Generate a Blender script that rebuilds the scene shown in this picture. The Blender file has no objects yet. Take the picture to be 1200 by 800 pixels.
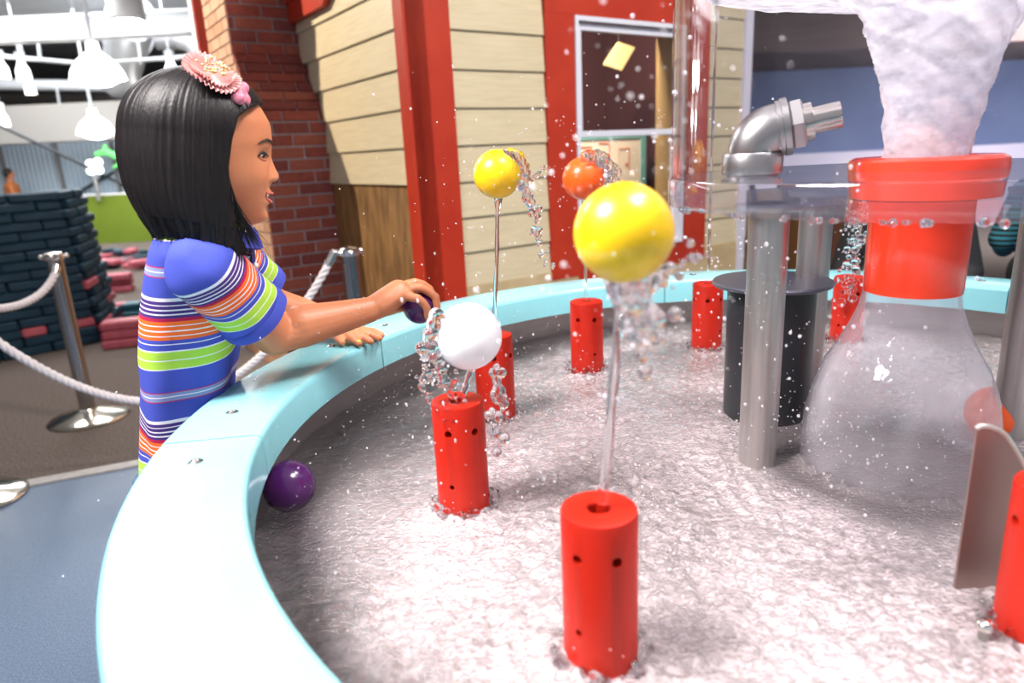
import bpy, bmesh, math, random
import numpy as np
from mathutils import Vector, Matrix

random.seed(7); RNG = np.random.default_rng(7)
sc = bpy.context.scene
COL = sc.collection
PI = math.pi

# ------------------------------------------------------------------ camera, world, lights, exposure
F_PX, PITCH, ROLL, CAMZ = 805.0, 0.267, -0.0475, 1.22
_fwd = np.array([0, math.cos(PITCH), -math.sin(PITCH)])
_up0 = np.array([0, math.sin(PITCH), math.cos(PITCH)])
_r0 = np.array([1.0, 0, 0])
_rt = math.cos(ROLL) * _r0 + math.sin(ROLL) * _up0
_up = -math.sin(ROLL) * _r0 + math.cos(ROLL) * _up0
cam_d = bpy.data.cameras.new('camera')
cam = bpy.data.objects.new('camera', cam_d); COL.objects.link(cam)
m = Matrix.Identity(4)
for i in range(3):
    m[i][0], m[i][1], m[i][2] = _rt[i], _up[i], -_fwd[i]
m[0][3], m[1][3], m[2][3] = 0, 0, CAMZ
cam.matrix_world = m
cam_d.sensor_width = 36; cam_d.lens = 36 * F_PX / 1200
cam_d.clip_start = 0.02; cam_d.clip_end = 200
cam_d.dof.use_dof = True; cam_d.dof.focus_distance = 1.28; cam_d.dof.aperture_fstop = 2.8
sc.camera = cam
sc.view_settings.view_transform = 'Standard'; sc.view_settings.look = 'None'
sc.view_settings.gamma = 1; sc.view_settings.use_curve_mapping = False
sc.view_settings.exposure = 0.58

w = bpy.data.worlds.new('hall_ambient'); sc.world = w; w.use_nodes = True
w.node_tree.nodes['Background'].inputs[0].default_value = (0.90, 0.88, 0.98, 1)
w.node_tree.nodes['Background'].inputs[1].default_value = 0.33

def area(name, loc, target, size, power, col=(1, 1, 1), spread=None):
    l = bpy.data.lights.new(name, 'AREA'); l.shape = 'DISK'; l.size = size; l.energy = power; l.color = col
    if spread: l.spread = spread
    o = bpy.data.objects.new(name, l); COL.objects.link(o); o.location = loc
    o.rotation_euler = (Vector(target) - Vector(loc)).to_track_quat('-Z', 'Y').to_euler()
    return o
def spot(name, loc, target, power, angle, blend=.3, radius=.05, col=(1, 1, 1)):
    l = bpy.data.lights.new(name, 'SPOT'); l.energy = power; l.spot_size = math.radians(angle); l.spot_blend = blend
    l.shadow_soft_size = radius; l.color = col
    o = bpy.data.objects.new(name, l); COL.objects.link(o); o.location = loc
    o.rotation_euler = (Vector(target) - Vector(loc)).to_track_quat('-Z', 'Y').to_euler()
    return o
area('tub_ceiling_lamp', (-1.45, 0.35, 3.0), (-0.15, 0.6, 0.8), 1.1, 54, (1.0, 0.94, 0.92), math.radians(105))
area('tub_front_fill', (1.1, 0.5, 3.6), (0.4, 0.85, 0.7), 0.9, 30, (1.0, 0.95, 0.95), math.radians(120))  # unseen fill, added to brighten the foreground water
spot('track_spot', (-3.9, 4.15, 3.7), (-1.0, 3.95, 1.3), 620, 46, .4, .06, (1.0, 0.86, 0.66))
area('hall_fill', (-6.5, 10.0, 3.4), (-6.5, 10.5, 0), 6.0, 330, (0.95, 0.98, 1.0))  # unseen area fill added to brighten the hall
area('hall_sheen_fill', (-3.2, 5.2, 3.75), (-3.0, 4.6, 0), 2.2, 140, (1.0, 0.98, 1.0))  # unseen panel added so its reflection gives the near rim sheen
area('side_hall_fill', (6.0, 6.5, 2.3), (6.2, 9.4, 1.4), 2.0, 160, (0.95, 0.95, 1.0))  # unseen fill added to lift the blue wall
area('house_room_lamp', (0.56, 4.10, 2.25), (0.35, 4.5, 1.0), 0.3, 40, (1.0, 0.85, 0.7))
area('house_front_lamp', (2.0, 1.6, 4.3), (0.5, 3.8, 1.0), 0.8, 105, (1.0, 0.94, 0.87))

def ray(u, v):
    return ((u - 600) / F_PX) * _rt - ((v - 400) / F_PX) * _up + _fwd
CAMP = np.array([0, 0, CAMZ])
def on_z(u, v, z):
    g = ray(u, v); return CAMP + g * ((z - CAMZ) / g[2])
def on_y(u, v, Y):
    g = ray(u, v); return CAMP + g * (Y / g[1])

# ------------------------------------------------------------------ materials
MATS = {}
def mat(name, col=(.8, .8, .8), rough=.5, metal=0., col2=None, nscale=20., nrange=(.35, .65), bump=0., bscale=60., stretch=None,
        spec=.5, trans=0., ior=1.45, coat=0., emit=None, estr=0., subs=0., alpha=1., detail=4.):
    if name in MATS: return MATS[name]
    M = bpy.data.materials.new(name); M.use_nodes = True
    nt = M.node_tree; b = nt.nodes['Principled BSDF']
    b.inputs['Base Color'].default_value = (*col, 1); b.inputs['Roughness'].default_value = rough
    b.inputs['Metallic'].default_value = metal; b.inputs['Specular IOR Level'].default_value = spec
    b.inputs['Transmission Weight'].default_value = trans; b.inputs['IOR'].default_value = ior
    b.inputs['Coat Weight'].default_value = coat; b.inputs['Alpha'].default_value = alpha
    b.inputs['Coat Roughness'].default_value = .08
    if subs:
        b.inputs['Subsurface Weight'].default_value = subs; b.inputs['Subsurface Radius'].default_value = (.012, .005, .003)
        b.inputs['Subsurface Scale'].default_value = 1.0
    if emit:
        b.inputs['Emission Color'].default_value = (*emit, 1); b.inputs['Emission Strength'].default_value = estr
    tc = mp = None
    if col2 or bump:
        tc = nt.nodes.new('ShaderNodeTexCoord'); mp = nt.nodes.new('ShaderNodeMapping')
        nt.links.new(tc.outputs['Object'], mp.inputs['Vector'])
        if stretch: mp.inputs['Scale'].default_value = stretch
    if col2:
        n = nt.nodes.new('ShaderNodeTexNoise'); n.inputs['Scale'].default_value = nscale; n.inputs['Detail'].default_value = detail
        r = nt.nodes.new('ShaderNodeValToRGB')
        r.color_ramp.elements[0].position = nrange[0]; r.color_ramp.elements[1].position = nrange[1]
        r.color_ramp.elements[0].color = (*col, 1); r.color_ramp.elements[1].color = (*col2, 1)
        nt.links.new(mp.outputs[0], n.inputs['Vector']); nt.links.new(n.outputs[0], r.inputs[0]); nt.links.new(r.outputs[0], b.inputs['Base Color'])
    if bump:
        n2 = nt.nodes.new('ShaderNodeTexNoise'); n2.inputs['Scale'].default_value = bscale; n2.inputs['Detail'].default_value = 5
        bp = nt.nodes.new('ShaderNodeBump'); bp.inputs['Strength'].default_value = bump; bp.inputs['Distance'].default_value = .01
        nt.links.new(mp.outputs[0], n2.inputs['Vector']); nt.links.new(n2.outputs[0], bp.inputs['Height']); nt.links.new(bp.outputs[0], b.inputs['Normal'])
    MATS[name] = M
    return M

def clear_mat(name, tint=(1, 1, 1), ior=1.33, rough=.02, haze=0., haze_col=(.9, .9, .95), bump=0., bscale=30., stretch=(1, 1, 1), gain=1.0, hz_noise=None):
    """thin clear stuff: light passes straight through, fresnel gloss, some white haze: aeration, sparkle on drops"""
    if name in MATS: return MATS[name]
    M = bpy.data.materials.new(name); M.use_nodes = True; nt = M.node_tree; nt.nodes.clear()
    out = nt.nodes.new('ShaderNodeOutputMaterial')
    tr = nt.nodes.new('ShaderNodeBsdfTransparent'); tr.inputs[0].default_value = (*tint, 1)
    gl = nt.nodes.new('ShaderNodeBsdfGlossy'); gl.inputs['Roughness'].default_value = rough
    fr = nt.nodes.new('ShaderNodeLayerWeight')
    f0 = ((ior - 1) / (ior + 1)) ** 2 * gain
    pw = nt.nodes.new('ShaderNodeMath'); pw.operation = 'POWER'; pw.inputs[1].default_value = 4.0; nt.links.new(fr.outputs['Facing'], pw.inputs[0])
    ma = nt.nodes.new('ShaderNodeMath'); ma.operation = 'MULTIPLY_ADD'; ma.use_clamp = True; ma.inputs[1].default_value = .9; ma.inputs[2].default_value = f0; nt.links.new(pw.outputs[0], ma.inputs[0])
    mx = nt.nodes.new('ShaderNodeMixShader')
    fac = ma.outputs[0]
    nt.links.new(fac, mx.inputs[0]); nt.links.new(tr.outputs[0], mx.inputs[1]); nt.links.new(gl.outputs[0], mx.inputs[2])
    last = mx
    tc = nt.nodes.new('ShaderNodeTexCoord'); mp = nt.nodes.new('ShaderNodeMapping'); mp.inputs['Scale'].default_value = stretch
    nt.links.new(tc.outputs['Object'], mp.inputs[0])
    if haze > 0:
        df = nt.nodes.new('ShaderNodeBsdfDiffuse'); df.inputs[0].default_value = (*haze_col, 1)
        tl = nt.nodes.new('ShaderNodeBsdfTranslucent'); tl.inputs[0].default_value = (*haze_col, 1)
        ad = nt.nodes.new('ShaderNodeMixShader'); ad.inputs[0].default_value = .4
        nt.links.new(df.outputs[0], ad.inputs[1]); nt.links.new(tl.outputs[0], ad.inputs[2])
        m2 = nt.nodes.new('ShaderNodeMixShader'); m2.inputs[0].default_value = haze
        if hz_noise:
            n = nt.nodes.new('ShaderNodeTexNoise'); n.inputs['Scale'].default_value = hz_noise[0]; n.inputs['Detail'].default_value = 6
            mr = nt.nodes.new('ShaderNodeMapRange'); mr.inputs[1].default_value = hz_noise[1]; mr.inputs[2].default_value = hz_noise[2]
            mr.inputs[3].default_value = hz_noise[3]; mr.inputs[4].default_value = hz_noise[4]
            nt.links.new(mp.outputs[0], n.inputs['Vector']); nt.links.new(n.outputs[0], mr.inputs[0]); nt.links.new(mr.outputs[0], m2.inputs[0])
        nt.links.new(mx.outputs[0], m2.inputs[1]); nt.links.new(ad.outputs[0], m2.inputs[2]); last = m2
    if bump:
        n2 = nt.nodes.new('ShaderNodeTexNoise'); n2.inputs['Scale'].default_value = bscale; n2.inputs['Detail'].default_value = 5
        bp = nt.nodes.new('ShaderNodeBump'); bp.inputs['Strength'].default_value = bump; bp.inputs['Distance'].default_value = .01
        nt.links.new(mp.outputs[0], n2.inputs['Vector']); nt.links.new(n2.outputs[0], bp.inputs['Height'])
        nt.links.new(bp.outputs[0], gl.inputs['Normal']); nt.links.new(bp.outputs[0], fr.inputs['Normal'])
    nt.links.new(last.outputs[0], out.inputs[0])
    MATS[name] = M
    return M

# ------------------------------------------------------------------ mesh helpers
class MB:
    def __init__(s): s.v = []; s.f = []
    def add(s, v, f):
        o = len(s.v); s.v += [tuple(map(float, p)) for p in v]; s.f += [tuple(i + o for i in q) for q in f]; return s
    def box(s, c, d, R=None):
        c = np.array(c, float); h = np.array(d, float) / 2
        P = np.array([(x, y, z) for x in (-1, 1) for y in (-1, 1) for z in (-1, 1)], float) * h
        if R is not None: P = P @ np.array(R).T
        return s.add(P + c, [(0, 1, 3, 2), (4, 6, 7, 5), (0, 4, 5, 1), (2, 3, 7, 6), (0, 2, 6, 4), (1, 5, 7, 3)])
    def rbox(s, c, d, b, R=None):
        """box with chamfered edges (all 12)"""
        h = np.array(d, float) / 2; b = min(b, h.min() * .9)
        P = []; idx = {}
        for sx in (-1, 1):
            for sy in (-1, 1):
                for sz in (-1, 1):
                    for a in range(3):
                        q = h - b; q[a] = h[a]; idx[(sx, sy, sz, a)] = len(P); P.append(q * np.array([sx, sy, sz]))
        P = np.array(P); F = []
        for a in range(3):
            u, v = [k for k in range(3) if k != a]
            for sg in (-1, 1):
                loop = []
                for su, sv in ((-1, -1), (1, -1), (1, 1), (-1, 1)):
                    k = [0, 0, 0]; k[a] = sg; k[u] = su; k[v] = sv; loop.append(idx[(*k, a)])
                F.append(loop)
        for a in range(3):
            u, v = [k for k in range(3) if k != a]
            for su in (-1, 1):
                for sv in (-1, 1):
                    k1 = [0, 0, 0]; k1[u] = su; k1[v] = sv; k2 = list(k1); k1[a] = -1; k2[a] = 1
                    F.append([idx[(*k1, u)], idx[(*k2, u)], idx[(*k2, v)], idx[(*k1, v)]])
        for sx in (-1, 1):
            for sy in (-1, 1):
                for sz in (-1, 1): F.append([idx[(sx, sy, sz, a)] for a in range(3)])
        G = []
        for q in F:
            p = P[q]; n = np.cross(p[1] - p[0], p[2] - p[0])
            G.append(q if n @ p.mean(0) > 0 else q[::-1])
        if R is not None: P = P @ np.array(R).T
        return s.add(P + np.array(c, float), G)
    def lathe(s, prof, c=(0, 0, 0), n=32, a0=0, a1=2 * PI):
        """prof: list of (r,z) bottom to top for outward normals"""
        full = abs(a1 - a0 - 2 * PI) < 1e-6; k = n if full else n + 1
        V = []
        for j in range(k):
            a = a0 + (a1 - a0) * j / n
            for (r, z) in prof: V.append((c[0] + r * math.cos(a), c[1] + r * math.sin(a), c[2] + z))
        m = len(prof); F = []
        for j in range(n):
            j2 = (j + 1) % k
            for i in range(m - 1): F.append((j * m + i, j2 * m + i, j2 * m + i + 1, j * m + i + 1))
        return s.add(V, F)
    def tube(s, pts, rad, n=10, cap=True):
        pts = [np.array(p, float) for p in pts]
        if not hasattr(rad, '__len__'): rad = [rad] * len(pts)
        V = []; F = []; ref = None
        for i, p in enumerate(pts):
            t = pts[min(i + 1, len(pts) - 1)] - pts[max(i - 1, 0)]; t = t / (np.linalg.norm(t) + 1e-12)
            if ref is None:
                ref = np.array([0, 0, 1.]) if abs(t[2]) < .9 else np.array([1., 0, 0])
                u = np.cross(ref, t)
            else: u = u - t * (u @ t)
            u = u / (np.linalg.norm(u) + 1e-12); v = np.cross(t, u)
            for k in range(n):
                a = 2 * PI * k / n; V.append(p + rad[i] * (math.cos(a) * u + math.sin(a) * v))
        for i in range(len(pts) - 1):
            for k in range(n):
                k2 = (k + 1) % n; F.append((i * n + k, i * n + k2, (i + 1) * n + k2, (i + 1) * n + k))
        if cap:
            F.append(tuple(range(n))[::-1]); F.append(tuple((len(pts) - 1) * n + k for k in range(n)))
        return s.add(V, F)
    def ball(s, c, r, seg=16, rings=10, R=None):
        if not hasattr(r, '__len__'): r = (r, r, r)
        V = [(0, 0, -1)]
        for i in range(1, rings):
            t = -PI / 2 + PI * i / rings
            for k in range(seg):
                a = 2 * PI * k / seg; V.append((math.cos(t) * math.cos(a), math.cos(t) * math.sin(a), math.sin(t)))
        V.append((0, 0, 1)); F = []
        for k in range(seg): F.append((0, 1 + (k + 1) % seg, 1 + k))
        for i in range(rings - 2):
            for k in range(seg):
                a = 1 + i * seg; F.append((a + k, a + (k + 1) % seg, a + seg + (k + 1) % seg, a + seg + k))
        L = len(V) - 1; a = 1 + (rings - 2) * seg
        for k in range(seg): F.append((a + k, a + (k + 1) % seg, L))
        P = np.array(V) * np.array(r)
        if R is not None: P = P @ np.array(R).T
        return s.add(P + np.array(c, float), F)
    def capsule(s, pts, rad, n=12):
        s.tube(pts, rad, n)
        rr = rad if hasattr(rad, '__len__') else [rad] * len(pts)
        for p, r in zip(pts, rr): s.ball(p, r * .995, n, 8)
        return s
    def prism(s, poly, z0, z1, frame=None):
        """poly in 2d (a,b), extruded along third axis; frame(a,b,c)->xyz"""
        n = len(poly); fr = frame or (lambda a, b, c: (a, b, c))
        V = [fr(a, b, z0) for a, b in poly] + [fr(a, b, z1) for a, b in poly]
        F = [tuple(range(n))[::-1], tuple(range(n, 2 * n))] + [(i, (i + 1) % n, n + (i + 1) % n, n + i) for i in range(n)]
        return s.add(V, F)

def mesh_from(name, mb, smooth=False, fix=False):
    me = bpy.data.meshes.new(name); me.from_pydata(mb.v, [], mb.f); me.validate(); me.update()
    if fix:
        bm = bmesh.new(); bm.from_mesh(me); bmesh.ops.recalc_face_normals(bm, faces=bm.faces); bm.to_mesh(me); bm.free()
    if smooth: me.polygons.foreach_set('use_smooth', [True] * len(me.polygons))
    return me
def smooth_by_angle(me, ang=40):
    bm = bmesh.new(); bm.from_mesh(me)
    for f in bm.faces: f.smooth = True
    for e in bm.edges:
        if len(e.link_faces) == 2 and e.calc_face_angle(0) > math.radians(ang): e.smooth = False
    bm.to_mesh(me); bm.free()
ORG = {}
def link(name, me, material, parent=None):
    o = bpy.data.objects.new(name, me); COL.objects.link(o)
    if material is not None:
        me.materials.clear(); me.materials.append(material)
    if parent is not None: o.parent = parent
    return o
def tag(o, label=None, cat=None, group=None, kind=None):
    if label: o['label'] = label
    if cat: o['category'] = cat
    if group: o['group'] = group
    if kind: o['kind'] = kind
    return o
def thing(name, label, cat, loc=(0, 0, 0), rz=0, group=None):
    o = bpy.data.objects.new(name, None); COL.objects.link(o); o.location = loc; o.rotation_euler = (0, 0, rz)
    o.empty_display_size = .05
    return tag(o, label, cat, group)
def part(name, mb, material, parent=None, smooth=None, fix=True, world=True, kind=None, bevel=0):
    """mb in world coordinates (world=True) is moved into the parent's local frame; parents made by thing() with rz=0"""
    me = mb if isinstance(mb, bpy.types.Mesh) else mesh_from(name, mb, False, fix)
    if bevel:
        bm = bmesh.new(); bm.from_mesh(me)
        bmesh.ops.bevel(bm, geom=list(bm.edges), offset=bevel, segments=2, affect='EDGES', profile=.6); bm.to_mesh(me); bm.free()
    if smooth: smooth_by_angle(me, smooth if smooth is not True else 180)
    if parent is not None and world:
        p = parent; off = Vector((0, 0, 0))
        while p is not None: off += p.location; p = p.parent
        me.transform(Matrix.Translation(-off))
    o = link(name, me, material, parent)
    if kind: o['kind'] = kind
    return o
def copy_tree(o, parent=None):
    c = o.copy(); COL.objects.link(c); c.parent = parent
    for ch in o.children: copy_tree(ch, c)
    return c
def remesh(mb, voxel, smooth_iter=2, fac=.5, name='m'):
    me = mesh_from(name, mb); o = bpy.data.objects.new('tmp', me); COL.objects.link(o)
    r = o.modifiers.new('r', 'REMESH'); r.mode = 'VOXEL'; r.voxel_size = voxel; r.use_smooth_shade = True
    if smooth_iter:
        s = o.modifiers.new('s', 'SMOOTH'); s.iterations = smooth_iter; s.factor = fac
    dg = bpy.context.evaluated_depsgraph_get()
    out = bpy.data.meshes.new_from_object(o.evaluated_get(dg)); out.name = name
    bpy.data.objects.remove(o); bpy.data.meshes.remove(me)
    return out

def hash3(i, j, k):
    h = (i * 374761393 + j * 668265263 + k * 2147483647 * 3) & 0xffffffff
    h = ((h ^ (h >> 13)) * 1274126177) & 0xffffffff
    return ((h ^ (h >> 16)) & 0xffff) / 65535.0
def vnoise(P):
    P = np.asarray(P, float); I = np.floor(P).astype(np.int64); f = P - I; f = f * f * (3 - 2 * f); r = 0
    for a in (0, 1):
        for b in (0, 1):
            for c in (0, 1):
                w_ = (f[..., 0] if a else 1 - f[..., 0]) * (f[..., 1] if b else 1 - f[..., 1]) * (f[..., 2] if c else 1 - f[..., 2])
                r = r + w_ * hash3(I[..., 0] + a, I[..., 1] + b, I[..., 2] + c)
    return r * 2 - 1
def set_co(me, co): me.vertices.foreach_set('co', np.asarray(co, np.float32).ravel()); me.update()
def get_co(me):
    a = np.empty(len(me.vertices) * 3, np.float32); me.vertices.foreach_get('co', a); return a.reshape(-1, 3).astype(float)

# ------------------------------------------------------------------ floors
def struct(name, mb, material, **k):
    o = part(name, mb, material, **k); o['kind'] = 'structure'; return o
carpet = mat('carpet', (.085, .068, .058), .95, col2=(.20, .165, .145), nscale=90, nrange=(.3, .75), bump=.25, bscale=400, spec=.1)
blue_floor = mat('blue_rubber', (.055, .095, .165), .35, col2=(.12, .18, .26), nscale=160, nrange=(.35, .7), bump=.3, bscale=300, spec=.6)
A0 = np.array([-2.05, 2.579]); AD = np.array([.927, .375]); AN = np.array([-.375, .927])
def strip_poly(t0, t1, o0, o1):
    return [tuple(A0 + AD * t + AN * o) for t, o in ((t0, o0), (t1, o0), (t1, o1), (t0, o1))]
struct('floor', MB().prism(strip_poly(-30, 30, .0, 36), -.05, 0), carpet)
struct('floor_blue', MB().prism(strip_poly(-30, 30, -12, .0), -.05, 0), blue_floor)
struct('trim_1', MB().prism(strip_poly(-20, 20, -.03, .035), -.01, .008), mat('grey_strip', (.33, .31, .29), .6, col2=(.40, .38, .35), nscale=30))

# ------------------------------------------------------------------ play house
KX, KY = -.398, 3.2
D1 = np.array([-.566, .824]); D2 = np.array([.824, .566]); NL = np.array([-.824, -.566]); NR = np.array([.566, -.824])
def LW(s, z, e=0.): q = np.array([KX, KY]) + s * D1 + e * NL; return (q[0], q[1], z)
def RW(s, z, e=0.): q = np.array([KX, KY]) + s * D2 + e * NR; return (q[0], q[1], z)
def wbox(fr, s0, s1, z0, z1, e0, e1, mb=None):
    mb = mb or MB()
    return mb.prism([(s0, z0), (s1, z0), (s1, z1), (s0, z1)], e0, e1, lambda a, b, c: fr(a, b, c))
cream = mat('cream_siding', (.58, .485, .31), .55, col2=(.65, .55, .365), nscale=6, bump=.12, bscale=40, stretch=(1, 1, 14))
red_paint = mat('red_paint', (.42, .026, .008), .42, col2=(.48, .036, .011), nscale=5, bump=.06, bscale=30)
tan = mat('tan_skirt', (.50, .37, .20), .6, col2=(.58, .44, .25), nscale=8)
house = thing('playhouse', 'cream clapboard playhouse with red corner post and red window surround', 'playhouse', (KX, KY, 0))
def siding(fr, parent, rows, spans, z_of):
    for k in rows:
        for (s0, s1) in spans(k):
            if s1 - s0 < .02: continue
            z0, z1 = z_of(k), z_of(k + 1)
            poly = [(z0, .016), (z0, .0), (z1 + .02, .0), (z1 + .02, .0035), (z0 + .004, .0165)]
            mb = MB().prism(poly, s0, s1, lambda a, b, c: fr(c, a, b))
            part('siding_board', mb, cream, parent)
zk = lambda k: .767 + .1665 * k
# right wall (facing the tub)
WIN = (.93, 1.745, .66, 1.865)
# cut the opening: rebuild the panel around the window
mbp = MB()
wbox(RW, 0.0, WIN[0], 0, 2.5, -.10, -.002, mbp); wbox(RW, WIN[1], 2.33, 0, 2.5, -.10, -.002, mbp)
wbox(RW, WIN[0], WIN[1], 0, WIN[2], -.10, -.002, mbp); wbox(RW, WIN[0], WIN[1], WIN[3], 2.5, -.10, -.002, mbp)
rw = part('front_wall', mbp, mat('sheathing', (.30, .24, .15), .8), house)
siding(RW, rw, range(-1, 10), lambda k: [(.205, .745), (1.955, 2.28)], zk)
part('skirt_board', wbox(RW, .205, 2.28, .0, .60, -.001, .022), tan, rw)
part('trim_board', wbox(RW, .745, .93, .56, 1.90, 0, .026), red_paint, rw)
part('trim_board', wbox(RW, 1.77, 1.96, .53, 1.90, 0, .026), red_paint, rw)
part('trim_board', wbox(RW, .745, 1.96, 1.868, 2.4, 0, .027), red_paint, rw)
part('trim_board', wbox(RW, .93, 1.77, .53, .655, 0, .026), red_paint, rw)
part('end_board', wbox(RW, 2.28, 2.35, .0, 2.5, -.10, .03), mat('lavender_trim', (.70, .68, .78), .45), rw)
cp = part('corner_post', wbox(RW, -.012, .212, 0, 2.6, -.05, .03), red_paint, house, bevel=.004)
# window
white_alu = mat('white_aluminium', (.72, .72, .80), .35, spec=.6)
win = thing('window', None, None); win.parent = house
def wpart(name, mb, m_, parent=win): return part(name, mb, m_, parent, bevel=.002)
def rect_frame(s0, s1, z0, z1, wd, e0, e1):
    mb = MB()
    wbox(RW, s0, s0 + wd, z0, z1, e0, e1, mb); wbox(RW, s1 - wd, s1, z0, z1, e0, e1, mb)
    wbox(RW, s0 + wd, s1 - wd, z1 - wd, z1, e0, e1, mb); wbox(RW, s0 + wd, s1 - wd, z0, z0 + wd, e0, e1, mb)
    return mb
part('frame', rect_frame(*WIN, .022, -.03, .036), white_alu, win)
part('sash', rect_frame(WIN[0] + .026, WIN[1] - .026, 1.285, WIN[3] - .032, .030, -.012, .012), white_alu, win)
part('sash', rect_frame(WIN[0] + .026, WIN[1] - .026, WIN[2] + .025, 1.305, .022, -.035, -.014), white_alu, win)
part('liner', rect_frame(WIN[0] + .02, WIN[1] - .02, WIN[2] + .02, WIN[3] - .02, .014, -.16, -.036), mat('pine_liner', (.45, .30, .12), .5), win)
pane_m = clear_mat('window_pane', (.95, .95, .96), 1.5, .01, gain=.5)
part('pane', wbox(RW, WIN[0] + .05, WIN[1] - .05, 1.31, WIN[3] - .055, -.003, .001), pane_m, win)
part('pane', wbox(RW, WIN[0] + .045, WIN[1] - .045, WIN[2] + .045, 1.285, -.026, -.023), pane_m, win)
# interior
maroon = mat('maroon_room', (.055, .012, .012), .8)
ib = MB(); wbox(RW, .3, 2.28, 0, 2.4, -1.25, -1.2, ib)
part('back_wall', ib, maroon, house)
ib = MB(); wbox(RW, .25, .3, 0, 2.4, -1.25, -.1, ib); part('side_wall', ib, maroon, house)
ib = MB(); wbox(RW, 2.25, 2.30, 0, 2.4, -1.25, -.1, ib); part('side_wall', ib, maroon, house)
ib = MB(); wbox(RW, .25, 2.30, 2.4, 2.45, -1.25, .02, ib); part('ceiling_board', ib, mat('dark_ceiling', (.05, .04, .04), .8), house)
# posters seen through the window (flat print)
plan = thing('floor_plan_board', 'cream floor plan drawing with red lines hung inside the playhouse window', 'poster', RW(1.7, .7, -.6))
part('sheet', wbox(RW, 1.42, 2.04, .70, 1.28, -.62, -.612), mat('plan_paper', (.80, .70, .52), .7, col2=(.85, .76, .60), nscale=3, emit=None), plan)
part('border', wbox(RW, 2.04, 2.09, .70, 1.33, -.63, -.606), mat('teal_card', (.18, .42, .38), .6), plan)
part('border', wbox(RW, 1.40, 2.04, 1.28, 1.33, -.63, -.606), mat('teal_card'), plan)
lm = mat('plan_line', (.55, .16, .06), .7)
for (a, b, c, d) in ((1.0, 1.10, 1.22, 1.228), (1.09, 1.098, 1.10, 1.22), (1.0, 1.12, 1.08, 1.088), (1.16, 1.25, 1.24, 1.248), (1.25, 1.258, 1.12, 1.24),
                     (1.18, 1.30, 1.02, 1.028), (1.34, 1.342, 1.0, 1.2), (1.34, 1.44, 1.2, 1.208), (1.43, 1.438, 1.05, 1.2), (1.33, 1.44, .98, .988), (1.05, 1.058, .92, 1.06), (1.05, 1.2, .92, .928), (1.16, 1.168, 1.06, 1.14), (1.40, 1.42, 1.09, 1.11)):
    part('plan_line', wbox(RW, a + .5, b + .5, c + .01, d + .012, -.612, -.609), lm, plan)
sheet_lit = thing('yellow_sign', 'tilted yellow card hanging in the dark upper window', 'sign', RW(1.75, 1.6, -.5))
q = MB().prism([(1.61, 1.72), (1.76, 1.69), (1.88, 1.83), (1.735, 1.855)], -.51, -.50, lambda a, b, c: RW(a, b, c))
part('card', q, mat('yellow_card', (.60, .45, .20), .6), sheet_lit)
part('hanger', MB().tube([RW(1.74, 1.85, -.505), RW(1.74, 2.39, -.505)], .004, 6), mat('dark_steel', (.05, .05, .055), .4, .6), sheet_lit)
# left wall: siding above, plywood below
lw = part('side_cladding_wall', wbox(LW, 0.0, 3.0, 0, 2.6, -.10, -.002), mat('sheathing'), house)
def chim_s(z):
    if z < 1.475: return 1.03
    if z < 1.83: return 1.03 + .27 * (z - 1.475) / .355
    return 1.30
siding(LW, lw, range(2, 9), lambda k: [(.055, chim_s(zk(k) + .05) + .03)], zk)
osb = mat('plywood', (.13, .06, .018), .65, col2=(.33, .17, .055), nscale=22, nrange=(.3, .7), bump=.15, bscale=60, stretch=(1, 1, .25))
part('plywood_panel', wbox(LW, .05, 1.1, 0, 1.098, -.001, .004), osb, lw)
part('fascia_board', MB().prism([(.62, 2.09), (1.6, 2.09), (1.6, 1.985), (.78, 1.985)], 0, .05, lambda a, b, c: LW(a, b, c)), red_paint, lw)
part('fascia_board', wbox(LW, -.0, 1.6, 2.09, 2.45, -.0, .06), red_paint, lw)
part('corner_board', wbox(LW, -.03, .055, 0, 2.6, -.09, .022), red_paint, cp)

# ------------------------------------------------------------------ brick chimney
chim = thing('brick_chimney', 'red brick chimney with sloping shoulder against the cream clapboard wall', 'chimney', LW(1.3, 0, .2))
E1 = .385
def CH(s, z, e): return LW(s, z, e)
prof = [(1.035, 0), (1.035, 1.42), (1.047, 1.475), (1.085, 1.53), (1.305, 1.822), (1.308, 1.86), (1.305, 2.6), (1.80, 2.6), (1.80, 1.83), (2.0, 1.475), (2.0, 0)]
mortar = mat('mortar', (.36, .33, .37), .9, col2=(.45, .42, .45), nscale=60)
part('mortar_core', MB().prism([(a, b) for a, b in prof], 0, E1 - .004, lambda a, b, c: LW(a, b, c)), mortar, chim)
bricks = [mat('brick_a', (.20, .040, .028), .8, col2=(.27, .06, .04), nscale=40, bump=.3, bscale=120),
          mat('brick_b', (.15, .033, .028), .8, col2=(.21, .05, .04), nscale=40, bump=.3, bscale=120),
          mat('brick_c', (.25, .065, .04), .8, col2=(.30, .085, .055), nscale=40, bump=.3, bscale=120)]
pale = [mat('brick_pale_lit_a', (.40, .19, .10), .8, col2=(.46, .24, .14), nscale=40, bump=.3, bscale=120), mat('brick_pale_lit_b', (.46, .25, .15), .8, col2=(.52, .31, .20), nscale=40, bump=.3, bscale=120)]  # lit copies for the outer face, spotlight warmth put into the colour
ch, bl, gap = .0655, .205, .009
def brick_prism(poly3, nrm, depth, parent, m_):
    P = [np.array(p) for p in poly3]; n = np.array(nrm); mb = MB()
    mb.add([p - n * depth for p in P] + [p + n * .007 for p in P], [(0, 1, 2, 3)[::-1], (4, 5, 6, 7), (0, 1, 5, 4), (1, 2, 6, 5), (2, 3, 7, 6), (3, 0, 4, 7)])
    part('brick', mb, m_, parent)
# side face (dark, towards the camera): courses follow the face's slope
zs = []; d = 0.0
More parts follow.
